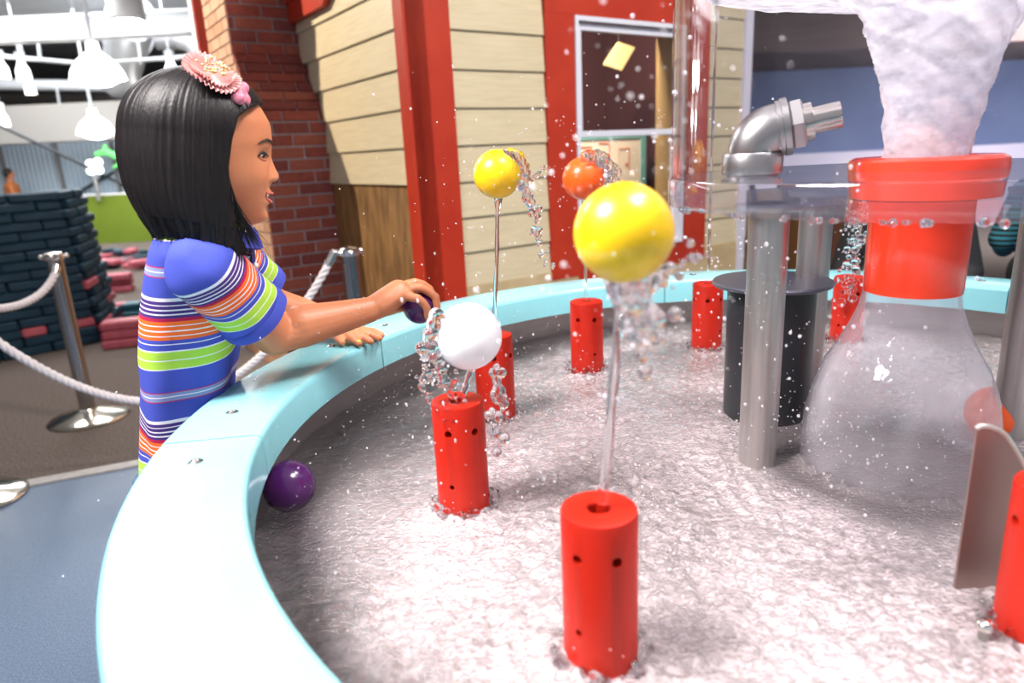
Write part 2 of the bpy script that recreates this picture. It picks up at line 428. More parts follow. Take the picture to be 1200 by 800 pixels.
# arc length along the profile
def along(t):
    if t < 1.475: return 1.035, t
    L = math.hypot(.27, .355)
    if t < 1.475 + L: u = (t - 1.475) / L; return 1.035 + .27 * u, 1.475 + .355 * u
    return 1.305, 1.83 + (t - 1.475 - L)
k = 0; t = .0
while True:
    t0, t1 = t + gap / 2, t + ch - gap / 2
    (s0, z0), (s1, z1) = along(t0), along(t1)
    if z1 > 2.2: break
    n3 = np.array([-(z1 - z0) * D1[0], -(z1 - z0) * D1[1], (s1 - s0)]); n3 = n3 / np.linalg.norm(n3)
    off = [0, .105, .04, .15][k % 4] - .21
    e = off
    while e < E1:
        e0, e1 = max(e + gap / 2, .004), min(e + bl - gap / 2, E1 - .001)
        if e1 - e0 > .025:
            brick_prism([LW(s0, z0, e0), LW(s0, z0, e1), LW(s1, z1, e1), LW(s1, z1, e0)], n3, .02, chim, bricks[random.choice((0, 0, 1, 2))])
        e += bl
    # outer face (towards the hall): paler brick, part of the spotlight's warmth in its colour
    s = s0 + [0, .1][k % 2] - .2
    n_out = np.array([NL[0], NL[1], 0])
    smax = 2.0 if z1 < 1.475 else (1.8 if z1 > 1.83 else 2.0 - .2 * (z1 - 1.475) / .355)
    while s < smax:
        a0, a1 = max(s + gap / 2, s1 + .001), min(s + bl - gap / 2, smax - .002)
        if a1 - a0 > .03:
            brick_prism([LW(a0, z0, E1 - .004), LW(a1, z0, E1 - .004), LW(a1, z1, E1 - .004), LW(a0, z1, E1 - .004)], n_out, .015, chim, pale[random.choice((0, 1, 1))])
        s += bl
    t += ch; k += 1
# white downpipe board and red back board left of the chimney
dp = thing('white_corner_board', 'white upright board with red edge behind the brick chimney', 'board', LW(1.95, 0, .42))
part('board', wbox(LW, 2.02, 2.10, 0, 2.6, .28, .40), mat('white_paint', (.80, .78, .76), .5), dp)
part('red_edge', wbox(LW, 2.0, 2.02, 0, 2.6, .28, .39), red_paint, dp)

# ------------------------------------------------------------------ exhibit hall at the left, far behind
hw = mat('hall_white', (.72, .74, .76), .7)
struct('ceiling', MB().box((-9, 17.5, 3.85), (26, 30, .1)), mat('ceiling_deck', (.52, .54, .56), .8, col2=(.62, .64, .66), nscale=2, stretch=(1, 8, 1)))
struct('wall_back', MB().box((-9, 32, 2.0), (30, .1, 4)), mat('hall_grey', (.38, .37, .36), .8))
struct('wall_left', MB().box((-21, 17, 2.0), (.1, 30, 4)), mat('hall_grey'))
sof = mat('soffit_taupe', (.33, .31, .29), .8)
struct('trim_2', MB().box((-10, 12.8, 2.09), (13, .5, .62)), sof)
green = mat('green_partition', (.115, .17, .010), .55, col2=(.14, .20, .014), nscale=2)
struct('wall_green', MB().box((-9.2, 12.45, .42), (11, .1, .84)), green)
struct('trim_3', MB().box((-9.2, 12.45, .85), (11, .14, .025)), mat('white_paint'))
cor = mat('corrugated_panel', (.45, .56, .66), .35, col2=(.52, .62, .72), nscale=1.5, spec=.3)
wb = thing('corrugated_screen', 'pale blue corrugated plastic screen above the green half wall', 'screen', (-9, 13.6, 0))
for k in range(12):
    x0 = -12.6 + k * 1.05; mb = MB(); n = 22
    for i in range(n):
        xa, xb = x0 + i * 1.0 / n, x0 + (i + 1) * 1.0 / n; ya, yb = 13.6 + .02 * (i % 2), 13.6 + .02 * ((i + 1) % 2)
        mb.add([(xa, ya, .3), (xb, yb, .3), (xb, yb, 1.85), (xa, ya, 1.85)], [(0, 1, 2, 3)])
    part('panel', mb, cor, wb, fix=False)
    part('post', MB().box((x0 + 1.025, 13.55, 1.1), (.05, .05, 1.6)), mat('taupe_post', (.26, .25, .24), .6), wb)
# steel beams and track under the ceiling
beam_m = mat('beam_white', (.80, .82, .83), .5)
bm_ = thing('ceiling_beam', 'bright white painted beam running across the top of the hall', 'beam', (-7, 9.3, 3.2))
pa, pb = on_y(-60, 28, 9.2), on_y(260, 36, 9.2)
dv = (pb - pa); 
part('flange', MB().box(((pa + pb) / 2) + np.array([0, 0, .12]), (abs(dv[0]) + .2, .26, .03)), beam_m, bm_)
part('web', MB().box(((pa + pb) / 2), (abs(dv[0]) + .2, .05, .24)), beam_m, bm_)
part('flange', MB().box(((pa + pb) / 2) - np.array([0, 0, .12]), (abs(dv[0]) + .2, .26, .03)), beam_m, bm_)
def rod(name, label, cat, a, b, r, m_, n=8):
    o = thing(name, label, cat, tuple((np.array(a) + np.array(b)) / 2)); part('bar', MB().tube([a, b], r, n), m_, o, smooth=60); return o
grey_steel = mat('grey_steel', (.40, .40, .41), .5, .3)
rod('lower_beam', 'grey beam crossing the hall below the white beam', 'beam', on_y(-60, 98, 13.5), on_y(180, 102, 13.5), .10, hw)
rod('lighting_track', 'thin white lighting track hung under the white beam', 'track', on_y(-60, 60, 9.8), on_y(90, 74, 9.8), .025, hw)
rod('lighting_track', 'thin white lighting track running to the brick chimney', 'track', on_y(90, 76, 9.8), on_y(252, 64, 9.8), .025, hw)
rod('dark_beam', 'dark brown beam above the corrugated screen', 'beam', on_y(-60, 116, 16), on_y(175, 118, 16), .16, mat('dark_beam', (.07, .06, .055), .7))
rod('upper_pipe', 'grey sprinkler pipe along the hall ceiling', 'pipe', on_y(-60, 128, 19), on_y(175, 130, 19), .10, grey_steel)
for (u, v0, v1, yy, lab) in ((42, 30, 70, 9.8, 'leftmost thin hanger rod above the lighting track'), (160, 35, 75, 9.8, 'thin hanger rod above the lighting track by the chimney'), (66, 100, 130, 13.4, 'thin hanger rod below the grey beam')):
    rod('hanger_rod', lab, 'rod', on_y(u, v0, yy), on_y(u + 5, v1, yy), .018, hw)
du = thing('silver_duct', 'silver round air duct running back under the hall ceiling', 'duct', on_y(140, 80, 11))
part('tube', MB().tube([on_y(154, 20, 9.8), on_y(147, 60, 11.6), on_y(140, 96, 13.1)], .30, 20), mat('duct_silver', (.62, .63, .66), .4, .5), du, smooth=50)
part('collar', MB().tube([on_y(150, 42, 10.9), on_y(148, 47, 11.2)], .33, 20), mat('duct_silver'), du, smooth=50)
el = thing('elbow_duct', 'grey curved ventilation duct beside the brick chimney', 'duct', on_y(210, 55, 11))
part('tube', MB().tube([on_y(184, 49, 11.5), on_y(205, 47, 11.5), on_y(222, 52, 11.5), on_y(230, 62, 11.5), on_y(232, 74, 11.5)], .12, 14), grey_steel, el, smooth=60)
part('flange', MB().tube([on_y(203, 47, 11.5), on_y(206, 47.3, 11.5)], .14, 14), grey_steel, el, smooth=60)
glow = mat('lamp_glow', (1, 1, 1), .4, emit=(1.0, .98, .95), estr=9)
hl = thing('canister_light', 'white cylindrical canister lamp cut off by the top edge', 'lamp', on_y(147, 0, 8.4))
pc = on_y(147, 6, 8.4)
part('shade', MB().lathe([(.0, .5), (.18, .5), (.19, .0), (.19, -.14), (.16, -.16), (.165, .0)][::-1], pc, 24), mat('white_paint'), hl, smooth=40)
part('bulb', MB().ball(pc + np.array([0, 0, -.10]), (.155, .155, .07)), glow, hl, smooth=True)
def pendant(u, v, Y, R, label, top_v):
    c = on_y(u, v, Y); o = thing('pendant_lamp', label, 'lamp', tuple(c), group='pendant lamps in the hall')
    part('shade', MB().lathe([(R, -.28 * R), (R * .96, -.05 * R), (R * .75, .32 * R), (R * .42, .62 * R), (R * .25, .75 * R), (R * .22, 1.1 * R), (0, 1.12 * R)], c, 28), mat('lamp_shade', (.9, .9, .88), .4, emit=(1, .98, .95), estr=1.6), o, smooth=50)
    part('bulb', MB().ball(c + np.array([0, 0, -.18 * R]), (R * .8, R * .8, R * .38), 20, 10), glow, o, smooth=True)
    top = c.copy(); top[2] = 3.8
    part('cord', MB().tube([c + np.array([0, 0, 1.1 * R]), top], .02, 6), hw, o)
    l = bpy.data.lights.new('pendant_bulb', 'POINT'); l.energy = 60; l.shadow_soft_size = R * .8
    lo = bpy.data.objects.new('pendant_bulb', l); COL.objects.link(lo); lo.location = c + np.array([0, 0, -.75 * R])
pendant(114, 84, 7.6, .26, 'large glowing white pendant lamp with cord in the upper left', 0)
pendant(112, 151, 11.2, .27, 'small white bell pendant lamp above the foam block wall', 0)
for (u, v, Y, lab) in ((27, 84, 9.7, 'track spotlight with orange glow left of the pendant'), (201, 82, 9.7, 'track spotlight beside the brick chimney'), (35, 103, 12.5, 'tilted small spotlight left of the glowing pendant'),
                  (165, 112, 12.5, 'small spotlight low behind the reaching person\'s hair'), (3, 140, 11, 'small spotlight at the left picture edge'), (2, 82, 9.7, 'track spotlight cut by the left picture edge')):
    c = on_y(u, v, Y); o = thing('track_spotlight', lab, 'spotlight', tuple(c), group='track spotlights in the hall')
    part('can', MB().lathe([(.085, -.10), (.08, .02), (.05, .08), (.03, .16), (0, .17)], c, 14), mat('lamp_shade'), o, smooth=50)
    part('lens', MB().lathe([(0, -.095), (.075, -.095)], c, 14), mat('warm_glow', (1, .8, .6), .4, emit=(1.0, .72, .42), estr=6), o)
    part('arm', MB().box(c + np.array([0, 0, .20]), (.10, .05, .08)), hw, o)
    part('stem', MB().tube([c + np.array([0, 0, .22]), np.array([c[0], c[1], 3.8])], .012, 6), hw, o)
# dark cables and braces
dk = mat('dark_cable', (.03, .035, .045), .5)
rod('dark_cable', 'long dark cable slanting down from the left picture edge', 'cable', on_y(-20, 138, 10), on_y(106, 197, 10), .022, dk)
br = thing('cross_brace', 'dark crossed brace rods in front of the corrugated screen', 'brace', on_y(120, 205, 13))
part('rod', MB().tube([on_y(90, 226, 13.56), on_y(160, 186, 13.56)], .022, 6), dk, br)
part('rod', MB().tube([on_y(100, 195, 13.54), on_y(160, 224, 13.54)], .022, 6), dk, br)
part('hub', MB().ball(on_y(121, 207, 13.55), .05, 10, 6), dk, br)
gsh = thing('green_sculpture', 'bright green branching plastic shape beside the reaching person\'s hair', 'sculpture', on_y(126, 180, 12.2))
gm = mat('bright_green', (.10, .55, .12), .4)
part('branch', MB().tube([on_y(112, 181, 12.2), on_y(125, 178, 12.2), on_y(138, 184, 12.2), on_y(150, 190, 12.2)], [.04, .06, .06, .03], 10), gm, gsh, smooth=60)
part('branch', MB().tube([on_y(125, 178, 12.2), on_y(122, 170, 12.2)], [.05, .03], 10), gm, gsh, smooth=60)
part('branch', MB().tube([on_y(134, 196, 12.2), on_y(150, 188, 12.2)], [.03, .04], 10), gm, gsh, smooth=60)
wl = thing('white_star_lamp', 'small bright white cluster lamp above the crossed braces', 'lamp', on_y(111, 196, 12.3))
for dx, dz in ((-5, -4), (4, -6), (-4, 4), (5, 3), (0, 0)): part('bulb', MB().ball(on_y(111 + dx, 196 + dz, 12.3), .07, 10, 6), mat('soft_glow', (1, 1, 1), .4, emit=(.9, 1, .95), estr=2.5), wl, smooth=True)
part('stem', MB().tube([on_y(109, 196, 12.32), on_y(116, 235, 12.32)], .03, 6), mat('taupe_post'), wl)

# ------------------------------------------------------------------ foam block wall
navy = mat('navy_foam', (.007, .028, .052), .55, col2=(.010, .040, .068), nscale=12, bump=.1, bscale=80, spec=.35)
pinkf = mat('pink_foam', (.42, .085, .115), .55, col2=(.48, .11, .14), nscale=12, bump=.1, bscale=80, spec=.35)
tealf = mat('teal_foam', (.015, .10, .14), .55)
def foam(L, m_, name):
    me = mesh_from(name, MB().rbox((0, 0, .0325), (L, .15, .063), .012)); me.materials.append(m_); return me
full_n = foam(.30, navy, 'foam_full'); half_n = foam(.15, navy, 'foam_half'); half_p = foam(.15, pinkf, 'foam_half_pink'); full_p = foam(.30, pinkf, 'foam_full_pink'); half_t = foam(.15, tealf, 'foam_half_teal')
def put_foam(me, p, ang, label, group, tilt=0, roll=0):
    o = bpy.data.objects.new('foam_block', me); COL.objects.link(o); o.location = p; o.rotation_euler = (roll, tilt, ang)
    tag(o, label, 'foam block', group)
fc = np.array([-3.09, 4.98]); fd = np.array([-.69, -.724]); fe = np.array([-.30, .954]); a_f = math.atan2(fd[1], fd[0]); a_e = math.atan2(fe[1], fe[0])
ROWS = 17
ORD = ['bottom', 'second', 'third', 'fourth', 'fifth', 'sixth', 'seventh', 'eighth', 'ninth', 'tenth', 'eleventh', 'twelfth', 'thirteenth', 'fourteenth', 'fifteenth', 'sixteenth', 'top']
NTH = ['first', 'second', 'third', 'fourth', 'fifth', 'sixth', 'seventh', 'eighth', 'ninth', 'tenth']
pink_at = {(2, 2): 0, (4, 4): 0, (5, 6): 0, (5, 5): 0, (7, 5): 0, (2, 1): 0, (2, 0): 0, (4, 7): 0, (5, 7): 0}
for r_ in range(ROWS):
    z = r_ * .0655; bat = .0045 * r_
    s = .0 if r_ % 2 else -.15
    s0 = .02 + bat; k = 0; pos = s0
    while pos < 1.15:
        lab = 'dark teal foam block in the %s course of the long wall, %s from corner' % (ORD[r_], NTH[k])
        ln = .15 if (k == 0 and r_ % 2) else .30
        # pink half blocks in the lower courses
        cell = (r_, int(round((pos - s0) / .15)))
        c2 = fc + fd * (pos + ln / 2) + fe * (.085 + bat * .3) + np.array([random.uniform(-.006, .006), random.uniform(-.006, .006)])
        if cell in pink_at and ln == .30:
            for h_ in range(2):
                c3 = fc + fd * (pos + .075 + .15 * h_) + fe * (.085 + bat * .3)
                put_foam(half_p if h_ == 0 or r_ == 5 else half_n, (c3[0], c3[1], z), a_f, ('pink foam half block in the %s course of the dark wall, %s from corner' % (ORD[r_], NTH[2 * k + h_])) if h_ == 0 or r_ == 5 else lab.replace('dark teal foam block', 'short dark teal foam block'), 'pink blocks in the wall' if h_ == 0 or r_ == 5 else 'dark blocks in the wall')
        else:
            put_foam(full_n if ln == .30 else half_n, (c2[0], c2[1], z), a_f + random.uniform(-.03, .03), lab, 'dark blocks in the wall')
        pos += ln + .006; k += 1
    # end face
    for j in range(2):
        c2 = fc + fe * (.26 + .31 * j + (.1 if r_ % 2 else 0) - bat * .8) + fd * (.05 + bat) + np.array([random.uniform(-.008, .008), random.uniform(-.008, .008)])
        pk = r_ in (1, 6) and j == 0 or r_ == 3 and j == 1
        put_foam(full_p if pk else full_n, (c2[0], c2[1], z), a_e + random.uniform(-.05, .05), '%s foam block in the %s course of the ragged end, %s' % ('pink' if pk else 'dark teal', ORD[r_], ('beside the corner', 'farther back')[j]), 'blocks on the wall end')
# stacks and loose blocks behind the girl
pile = [((140, 372), 0, half_p, .0, .5), ((141, 372), 1, half_p, .0, .55), ((150, 405), 0, full_p, .0, .3), ((152, 404), 1, full_p, .0, .35), ((152, 404), 2, full_p, .0, .3), ((136, 398), 0, half_p, .0, 1.2), ((136, 398), 1, half_p, 0, 1.1),
        ((139, 342), 0, full_p, 0, .2), ((139, 341), 1, full_p, 0, .25), ((139, 342), 2, full_p, 0, .2), ((158, 372), 0, half_t, 0, .2), ((158, 371), 1, half_t, 0, .25), ((160, 366), 0, half_p, 0, .6)]
PLAB = ['lower pink half block of the pair behind the nearest pink stack', 'upper pink half block of the pair behind the nearest pink stack', 'bottom pink block of the stack of three beside the reaching person\'s back', 'middle pink block of the stack of three beside the reaching person\'s back', 'top pink block of the stack of three beside the reaching person\'s back',
        'lower pink half block leaning on the dark wall end', 'upper pink half block leaning on the dark wall end', 'bottom pink block of the farther stack of three', 'middle pink block of the farther stack of three', 'top pink block of the farther stack of three',
        'lower small teal foam block by the reaching person\'s shirt', 'upper small teal foam block by the reaching person\'s shirt', 'single pink half block behind the small teal blocks']
for (px, lev, me, tl, an), lb in zip(pile, PLAB):
    p_ = on_z(px[0], px[1], 0); put_foam(me, (p_[0], p_[1], lev * .0655), an, lb, 'low stacks of foam blocks')
heap = sorted([(u, random.uniform(294, 317)) for u in np.linspace(123, 178, 22)]); cnt = {}
for i, (u, v) in enumerate(heap):
    p_ = on_z(u, v, 0); me = (half_p, full_n, full_p, half_n, full_n, full_p)[i % 6]; c_ = 'pink' if me in (half_p, full_p) else 'dark teal'
    c_ = ('short ' if me in (half_p, half_n) else '') + c_; cnt[c_] = cnt.get(c_, 0) + 1
    put_foam(me, (p_[0], p_[1], .0 + (.066 if i % 5 == 2 else 0)), random.uniform(0, 3.1), '%s foam block in the heap by the green wall, %s from left' % (c_, NTH[cnt[c_] - 1]), 'loose heap of foam blocks', random.uniform(-.06, .06), random.uniform(-.06, .06))

# ------------------------------------------------------------------ stanchions and ropes
chrome = mat('stanchion_steel', (.42, .40, .38), .22, 1.0, bump=.03, bscale=20)
chrome_b = mat('stanchion_base', (.72, .68, .58), .16, 1.0)
def stanchion(x, y, label, h=.855, r=.036):
    o = thing('stanchion', label, 'stanchion', (x, y, 0), group='rope stanchions')
    part('base', MB().lathe([(0, 0), (.185, 0), (.188, .008), (.17, .02), (.10, .034), (.045, .05), (.04, .06), (0, .06)], (x, y, 0), 40), chrome_b, o, smooth=35)
    part('pole', MB().lathe([(r, .05), (r, h - .02), (r * 1.12, h - .018), (r * 1.12, h - .002), (r * .9, h + .004), (0, h + .008)], (x, y, 0), 24), chrome, o, smooth=35)
    rg = MB()
    rg.lathe([(r * 1.25, h - .03), (r * 1.35, h - .025), (r * 1.35, h - .012), (r * 1.25, h - .008)], (x, y, 0), 24)
    for k in range(4):
        a = k * PI / 2 + .4; rg.ball((x + r * 1.5 * math.cos(a), y + r * 1.5 * math.sin(a), h - .016), .012, 8, 6)
    part('rope_ring', rg, mat('chrome_bright', (.8, .78, .74), .12, 1.0), o, smooth=40)
    return o
ST1 = (-2.20, 3.35); ST0 = (-2.15, 2.47); ST3 = (-.69, 3.0)
stanchion(*ST1, 'steel rope stanchion standing in front of the dark foam block wall')
stanchion(*ST0, 'round steel stanchion base cut off by the left picture edge')
stanchion(*ST3, 'steel stanchion post standing against the brick chimney')
rope_m = mat('white_rope', (.72, .66, .66), .75, col2=(.80, .75, .74), nscale=60, bump=.4, bscale=200)
ferr = mat('chrome_bright')
def rope(a, b, sag, label, r=.017, bias=.5):
    a = np.array(a); b = np.array(b); n = 160; P = []
    for i in range(n + 1):
        t = i / n; tt = t ** (math.log(.5) / math.log(bias)); P.append(a + (b - a) * t - np.array([0, 0, sag * (1 - (2 * tt - 1) ** 2)]))
    o = thing('barrier_rope', label, 'rope', tuple((a + b) / 2), group='white barrier ropes')
    L = sum(np.linalg.norm(P[i + 1] - P[i]) for i in range(n)); tw = L / .075
    for s in range(3):
        Q = []
        for i, p in enumerate(P):
            tg = P[min(i + 1, n)] - P[max(i - 1, 0)]; tg = tg / np.linalg.norm(tg); u = np.cross(tg, (0, 0, 1)); u /= np.linalg.norm(u); v = np.cross(tg, u)
            an = 2 * PI * (tw * i / n + s / 3); Q.append(p + r * .52 * (math.cos(an) * u + math.sin(an) * v))
        part('strand', MB().tube(Q, r * .56, 7), rope_m, o, smooth=80)
    for p, p2 in ((P[0], P[4]), (P[-1], P[-5])):
        part('ferrule', MB().tube([p, p2], r * 1.1, 10), ferr, o, smooth=50)
    return o
rope((ST1[0] + .035, ST1[1] - .05, .80), (ST0[0] - .05, ST0[1] + .03, .83), .14, 'white twisted rope sagging left from the stanchion top', bias=.4)
rope((ST0[0] + .05, ST0[1] + .02, .83), (ST3[0] - .055, ST3[1] - .02, .845),   .55, 'white twisted rope hanging low behind the reaching person to the chimney post')

# ------------------------------------------------------------------ water table
TC = (.572, 1.116); RI, RO = .972, 1.124; ZR = .82; ZB = .752; ZW = .675
table = thing('water_table', 'large round water table with pale turquoise rim and steel basin', 'water table', (*TC, 0))
turq = mat('turquoise_rim', (.22, .56, .62), .18, col2=(.25, .60, .655), nscale=3, bump=.05, bscale=90, spec=.55, coat=.35)
steel_b = mat('basin_steel', (.30, .275, .27), .35, .75, col2=(.36, .33, .32), nscale=4, stretch=(1, 1, 8), bump=.05, bscale=30)
joints = [-172.5 + 0, 154.2, 95.5, 41, -13, -66, -119]
js = sorted([a % 360 for a in joints]); js = js + [js[0] + 360]
bolt_m = mat('bolt_steel', (.62, .60, .58), .25, 1.0)
for a0, a1 in zip(js[:-1], js[1:]):
    g = .0018 / RO
    r0, r1 = math.radians(a0) + g, math.radians(a1) - g
    b = .011; pr = []
    def arc(cx, cz, t0, t1):
        return [(cx + b * math.cos(t0 + (t1 - t0) * i / 4), cz + b * math.sin(t0 + (t1 - t0) * i / 4)) for i in range(5)]
    pr = [(RI, ZB)] + [(RO, ZB)] + arc(RO - b, ZR - b, 0, PI / 2) + arc(RI + b, ZR - b, PI / 2, PI) + [(RI, ZB)]
    n = max(6, int((a1 - a0) / 2)); mb = MB(); mb.lathe(pr, (*TC, 0), n, r0, r1)
    k = len(pr); mb.f.append(tuple(range(k - 1))); mb.f.append(tuple(n * k + i for i in range(k - 1))[::-1])
    seg = part('rim_segment', mb, turq, table, smooth=35)
    for a in (a0 + 4.5, a1 - 6.3):
        x, y = TC[0] + 1.05 * math.cos(math.radians(a)), TC[1] + 1.05 * math.sin(math.radians(a))
        part('bolt', MB().lathe([(.0105, -.002), (.0105, .001), (.006, .0035), (.0055, .002), (0, .002)], (x, y, ZR), 16), bolt_m, seg, smooth=40)
part('basin_wall', MB().lathe([(RI + .06, ZB + .002), (RI + .052, ZB + .002), (RI + .050, .62)][::-1], (*TC, 0), 128), steel_b, table, smooth=60)
part('basin_floor', MB().lathe([(0, .60), (RI + .052, .625)], (*TC, 0), 96), mat('basin_floor', (.20, .18, .175), .4, .3, col2=(.26, .235, .23), nscale=6), table, smooth=60)
part('skirt', MB().lathe([(1.055, 0), (1.055, ZB + .002)], (*TC, 0), 96), mat('skirt_blue', (.10, .22, .30), .5), table, smooth=60)
part('kick_ring', MB().lathe([(1.07, 0), (1.07, .08), (1.055, .085)], (*TC, 0), 96), mat('kick_dark', (.04, .04, .045), .6), table, smooth=40)

# water surface: choppy, aerated
BELL = (.655, 1.094)
gs = .004; xs = np.arange(TC[0] - RI - .054, TC[0] + RI + .054, gs); ys = np.arange(TC[1] - RI - .054, TC[1] + RI + .054, gs)
X, Y = np.meshgrid(xs, ys, indexing='ij')
NOZ = {'A': (.083, .650), 'B': (-.089, 1.003), 'C': (-.040, 1.392), 'D': (.190, 1.680), 'E': (.540, 1.835), 'F': (.925, 1.830), 'G': (.572, .652)}
def water_h(X, Y):
    P = np.stack([X, Y, np.zeros_like(X)], -1)
    wx = .02 * vnoise(P * 7 + 3); wy = .02 * vnoise(P * 7 + 9)
    Q = P + np.stack([wx, wy, wx * 0], -1)
    h = .0022 * vnoise(Q * 30) + .0026 * vnoise(Q * 64 + 5) + .0022 * vnoise(Q * 118 + 11)
    ridg = 1 - np.abs(vnoise(Q * 48 + 21)); h = h + .0040 * (ridg - .5)
    calm = .55 + .45 * np.clip(vnoise(P * 3.1 + 40) * 1.5 + .4, 0, 1)
    # calmer near the left wall (purple ball) and just round the bell
    dw = np.hypot(X + .38, Y - 1.12); calm = calm * (.35 + .65 * np.clip((dw - .08) / .28, 0, 1))
    db = np.hypot(X - BELL[0], Y - BELL[1]); calm = calm * (.15 + .85 * np.clip((db - .21) / .07, 0, 1))
    h = h * calm
    for (x, y) in NOZ.values():
        d = np.hypot(X - x, Y - y); h = h + .006 * np.exp(-((d - .048) / .012) ** 2) * (1 + .8 * vnoise(P * 90))
        h = h + .0025 * np.cos(d * 180) * np.exp(-d / .06) * (d > .05)
    h = h + .014 * np.exp(-((db - .158) / .012) ** 2) * (.6 + .6 * vnoise(P * 60 + 2))
    return h
Z = ZW + water_h(X, Y)
Pn_ = np.stack([X, Y, X * 0], -1); rad_ = np.hypot(X - TC[0], Y - TC[1]); left_ = np.clip((TC[0] - X) / .75, 0, 1) ** .5
FOAM_SHADE = 1 - np.clip((rad_ - (.86 - .10 * left_) - .05 * vnoise(Pn_ * 6)) / .14, 0, 1) * (.45 + .55 * left_)  # less foam by the wall: calm water, and rim shade put into the tone
FOAM_SHADE *= .35 + .65 * np.clip((np.hypot(X - BELL[0], Y - BELL[1]) - .20 - .02 * vnoise(Pn_ * 9 + 4)) / .06, 0, 1)
FOAM_SHADE = np.clip(FOAM_SHADE * (.86 + .22 * vnoise(Pn_ * 5 + 30)), .04, 1)
V = np.stack([X, Y, Z], -1).reshape(-1, 3); ni, nj = X.shape
I_, J_ = np.meshgrid(np.arange(ni - 1), np.arange(nj - 1), indexing='ij'); q0 = (I_ * nj + J_).ravel()
ok_ = np.hypot(X - TC[0], Y - TC[1]).ravel() < RI + .0515
Fq = np.stack([q0, q0 + nj, q0 + nj + 1, q0 + 1], 1); Fq = Fq[ok_[Fq].all(1)]
used = np.zeros(len(V), bool); used[Fq.ravel()] = True; rm = np.cumsum(used) - 1; V = V[used]; Fq = rm[Fq].tolist(); foam_shade_v = FOAM_SHADE.ravel()[used]
me = bpy.data.meshes.new('water'); me.from_pydata(V.tolist(), [], Fq); me.update()
me.polygons.foreach_set('use_smooth', [True] * len(me.polygons))
fa_ = me.attributes.new('foam', 'FLOAT', 'POINT'); fa_.data.foreach_set('value', foam_shade_v.astype(np.float32))  # carries real aeration and the painted rim shade
WM = bpy.data.materials.new('choppy_water'); WM.use_nodes = True; nt = WM.node_tree; nt.nodes.clear()
o_ = nt.nodes.new('ShaderNodeOutputMaterial'); trn = nt.nodes.new('ShaderNodeBsdfTransparent'); trn.inputs[0].default_value = (.93, .92, .94, 1)
gls = nt.nodes.new('ShaderNodeBsdfGlossy'); gls.inputs['Roughness'].default_value = .09
frn = nt.nodes.new('ShaderNodeFresnel'); frn.inputs[0].default_value = 1.33
dif = nt.nodes.new('ShaderNodeBsdfDiffuse'); dif.inputs[0].default_value = (.56, .485, .495, 1)
tc = nt.nodes.new('ShaderNodeTexCoord'); n1 = nt.nodes.new('ShaderNodeTexNoise'); n1.inputs['Scale'].default_value = 75; n1.inputs['Detail'].default_value = 8; n1.inputs['Distortion'].default_value = 1.2
n0 = nt.nodes.new('ShaderNodeTexNoise'); n0.inputs['Scale'].default_value = 3.5; n0.inputs['Detail'].default_value = 3
mr0 = nt.nodes.new('ShaderNodeMapRange'); mr0.inputs[1].default_value = .3; mr0.inputs[2].default_value = .7; mr0.inputs[3].default_value = -.12; mr0.inputs[4].default_value = .16
ad = nt.nodes.new('ShaderNodeMath'); ad.operation = 'ADD'
mr = nt.nodes.new('ShaderNodeMapRange'); mr.inputs[1].default_value = .36; mr.inputs[2].default_value = .68; mr.inputs[3].default_value = .42; mr.inputs[4].default_value = .92
n2 = nt.nodes.new('ShaderNodeTexNoise'); n2.inputs['Scale'].default_value = 190; n2.inputs['Detail'].default_value = 6
bp = nt.nodes.new('ShaderNodeBump'); bp.inputs['Strength'].default_value = .8; bp.inputs['Distance'].default_value = .008
m1 = nt.nodes.new('ShaderNodeMixShader'); m2 = nt.nodes.new('ShaderNodeMixShader')
L = nt.links.new
L(tc.outputs['Object'], n1.inputs[0]); L(tc.outputs['Object'], n2.inputs[0]); L(tc.outputs['Object'], n0.inputs[0])
L(n0.outputs[0], mr0.inputs[0]); L(n1.outputs[0], ad.inputs[0]); L(mr0.outputs[0], ad.inputs[1]); L(ad.outputs[0], mr.inputs[0])
L(n2.outputs[0], bp.inputs['Height']); L(bp.outputs[0], gls.inputs['Normal']); L(bp.outputs[0], frn.inputs['Normal']); pass
at_ = nt.nodes.new('ShaderNodeAttribute'); at_.attribute_name = 'foam'; fmul = nt.nodes.new('ShaderNodeMath'); fmul.operation = 'MULTIPLY'; L(mr.outputs[0], fmul.inputs[0]); L(at_.outputs['Fac'], fmul.inputs[1]); L(fmul.outputs[0], m1.inputs[0]); L(trn.outputs[0], m1.inputs[1]); L(dif.outputs[0], m1.inputs[2])
fm = nt.nodes.new('ShaderNodeMath'); fm.operation = 'MULTIPLY'; fm.inputs[1].default_value = 2.6; fm.use_clamp = True; L(frn.outputs[0], fm.inputs[0]); L(fm.outputs[0], m2.inputs[0]); L(m1.outputs[0], m2.inputs[1]); L(gls.outputs[0], m2.inputs[2]); L(m2.outputs[0], o_.inputs[0])
wat = link('water', me, WM); tag(wat, 'choppy shallow water churning in the round steel basin', 'water', kind='stuff')

splash_m = mat('splash_water', (.98, .97, .99), .02, trans=1.0, ior=1.33, bump=.15, bscale=120)
jet_m = mat('jet_water', (.98, .97, .98), .02, trans=1.0, ior=1.33, bump=.12, bscale=60, stretch=(1, 1, .1))

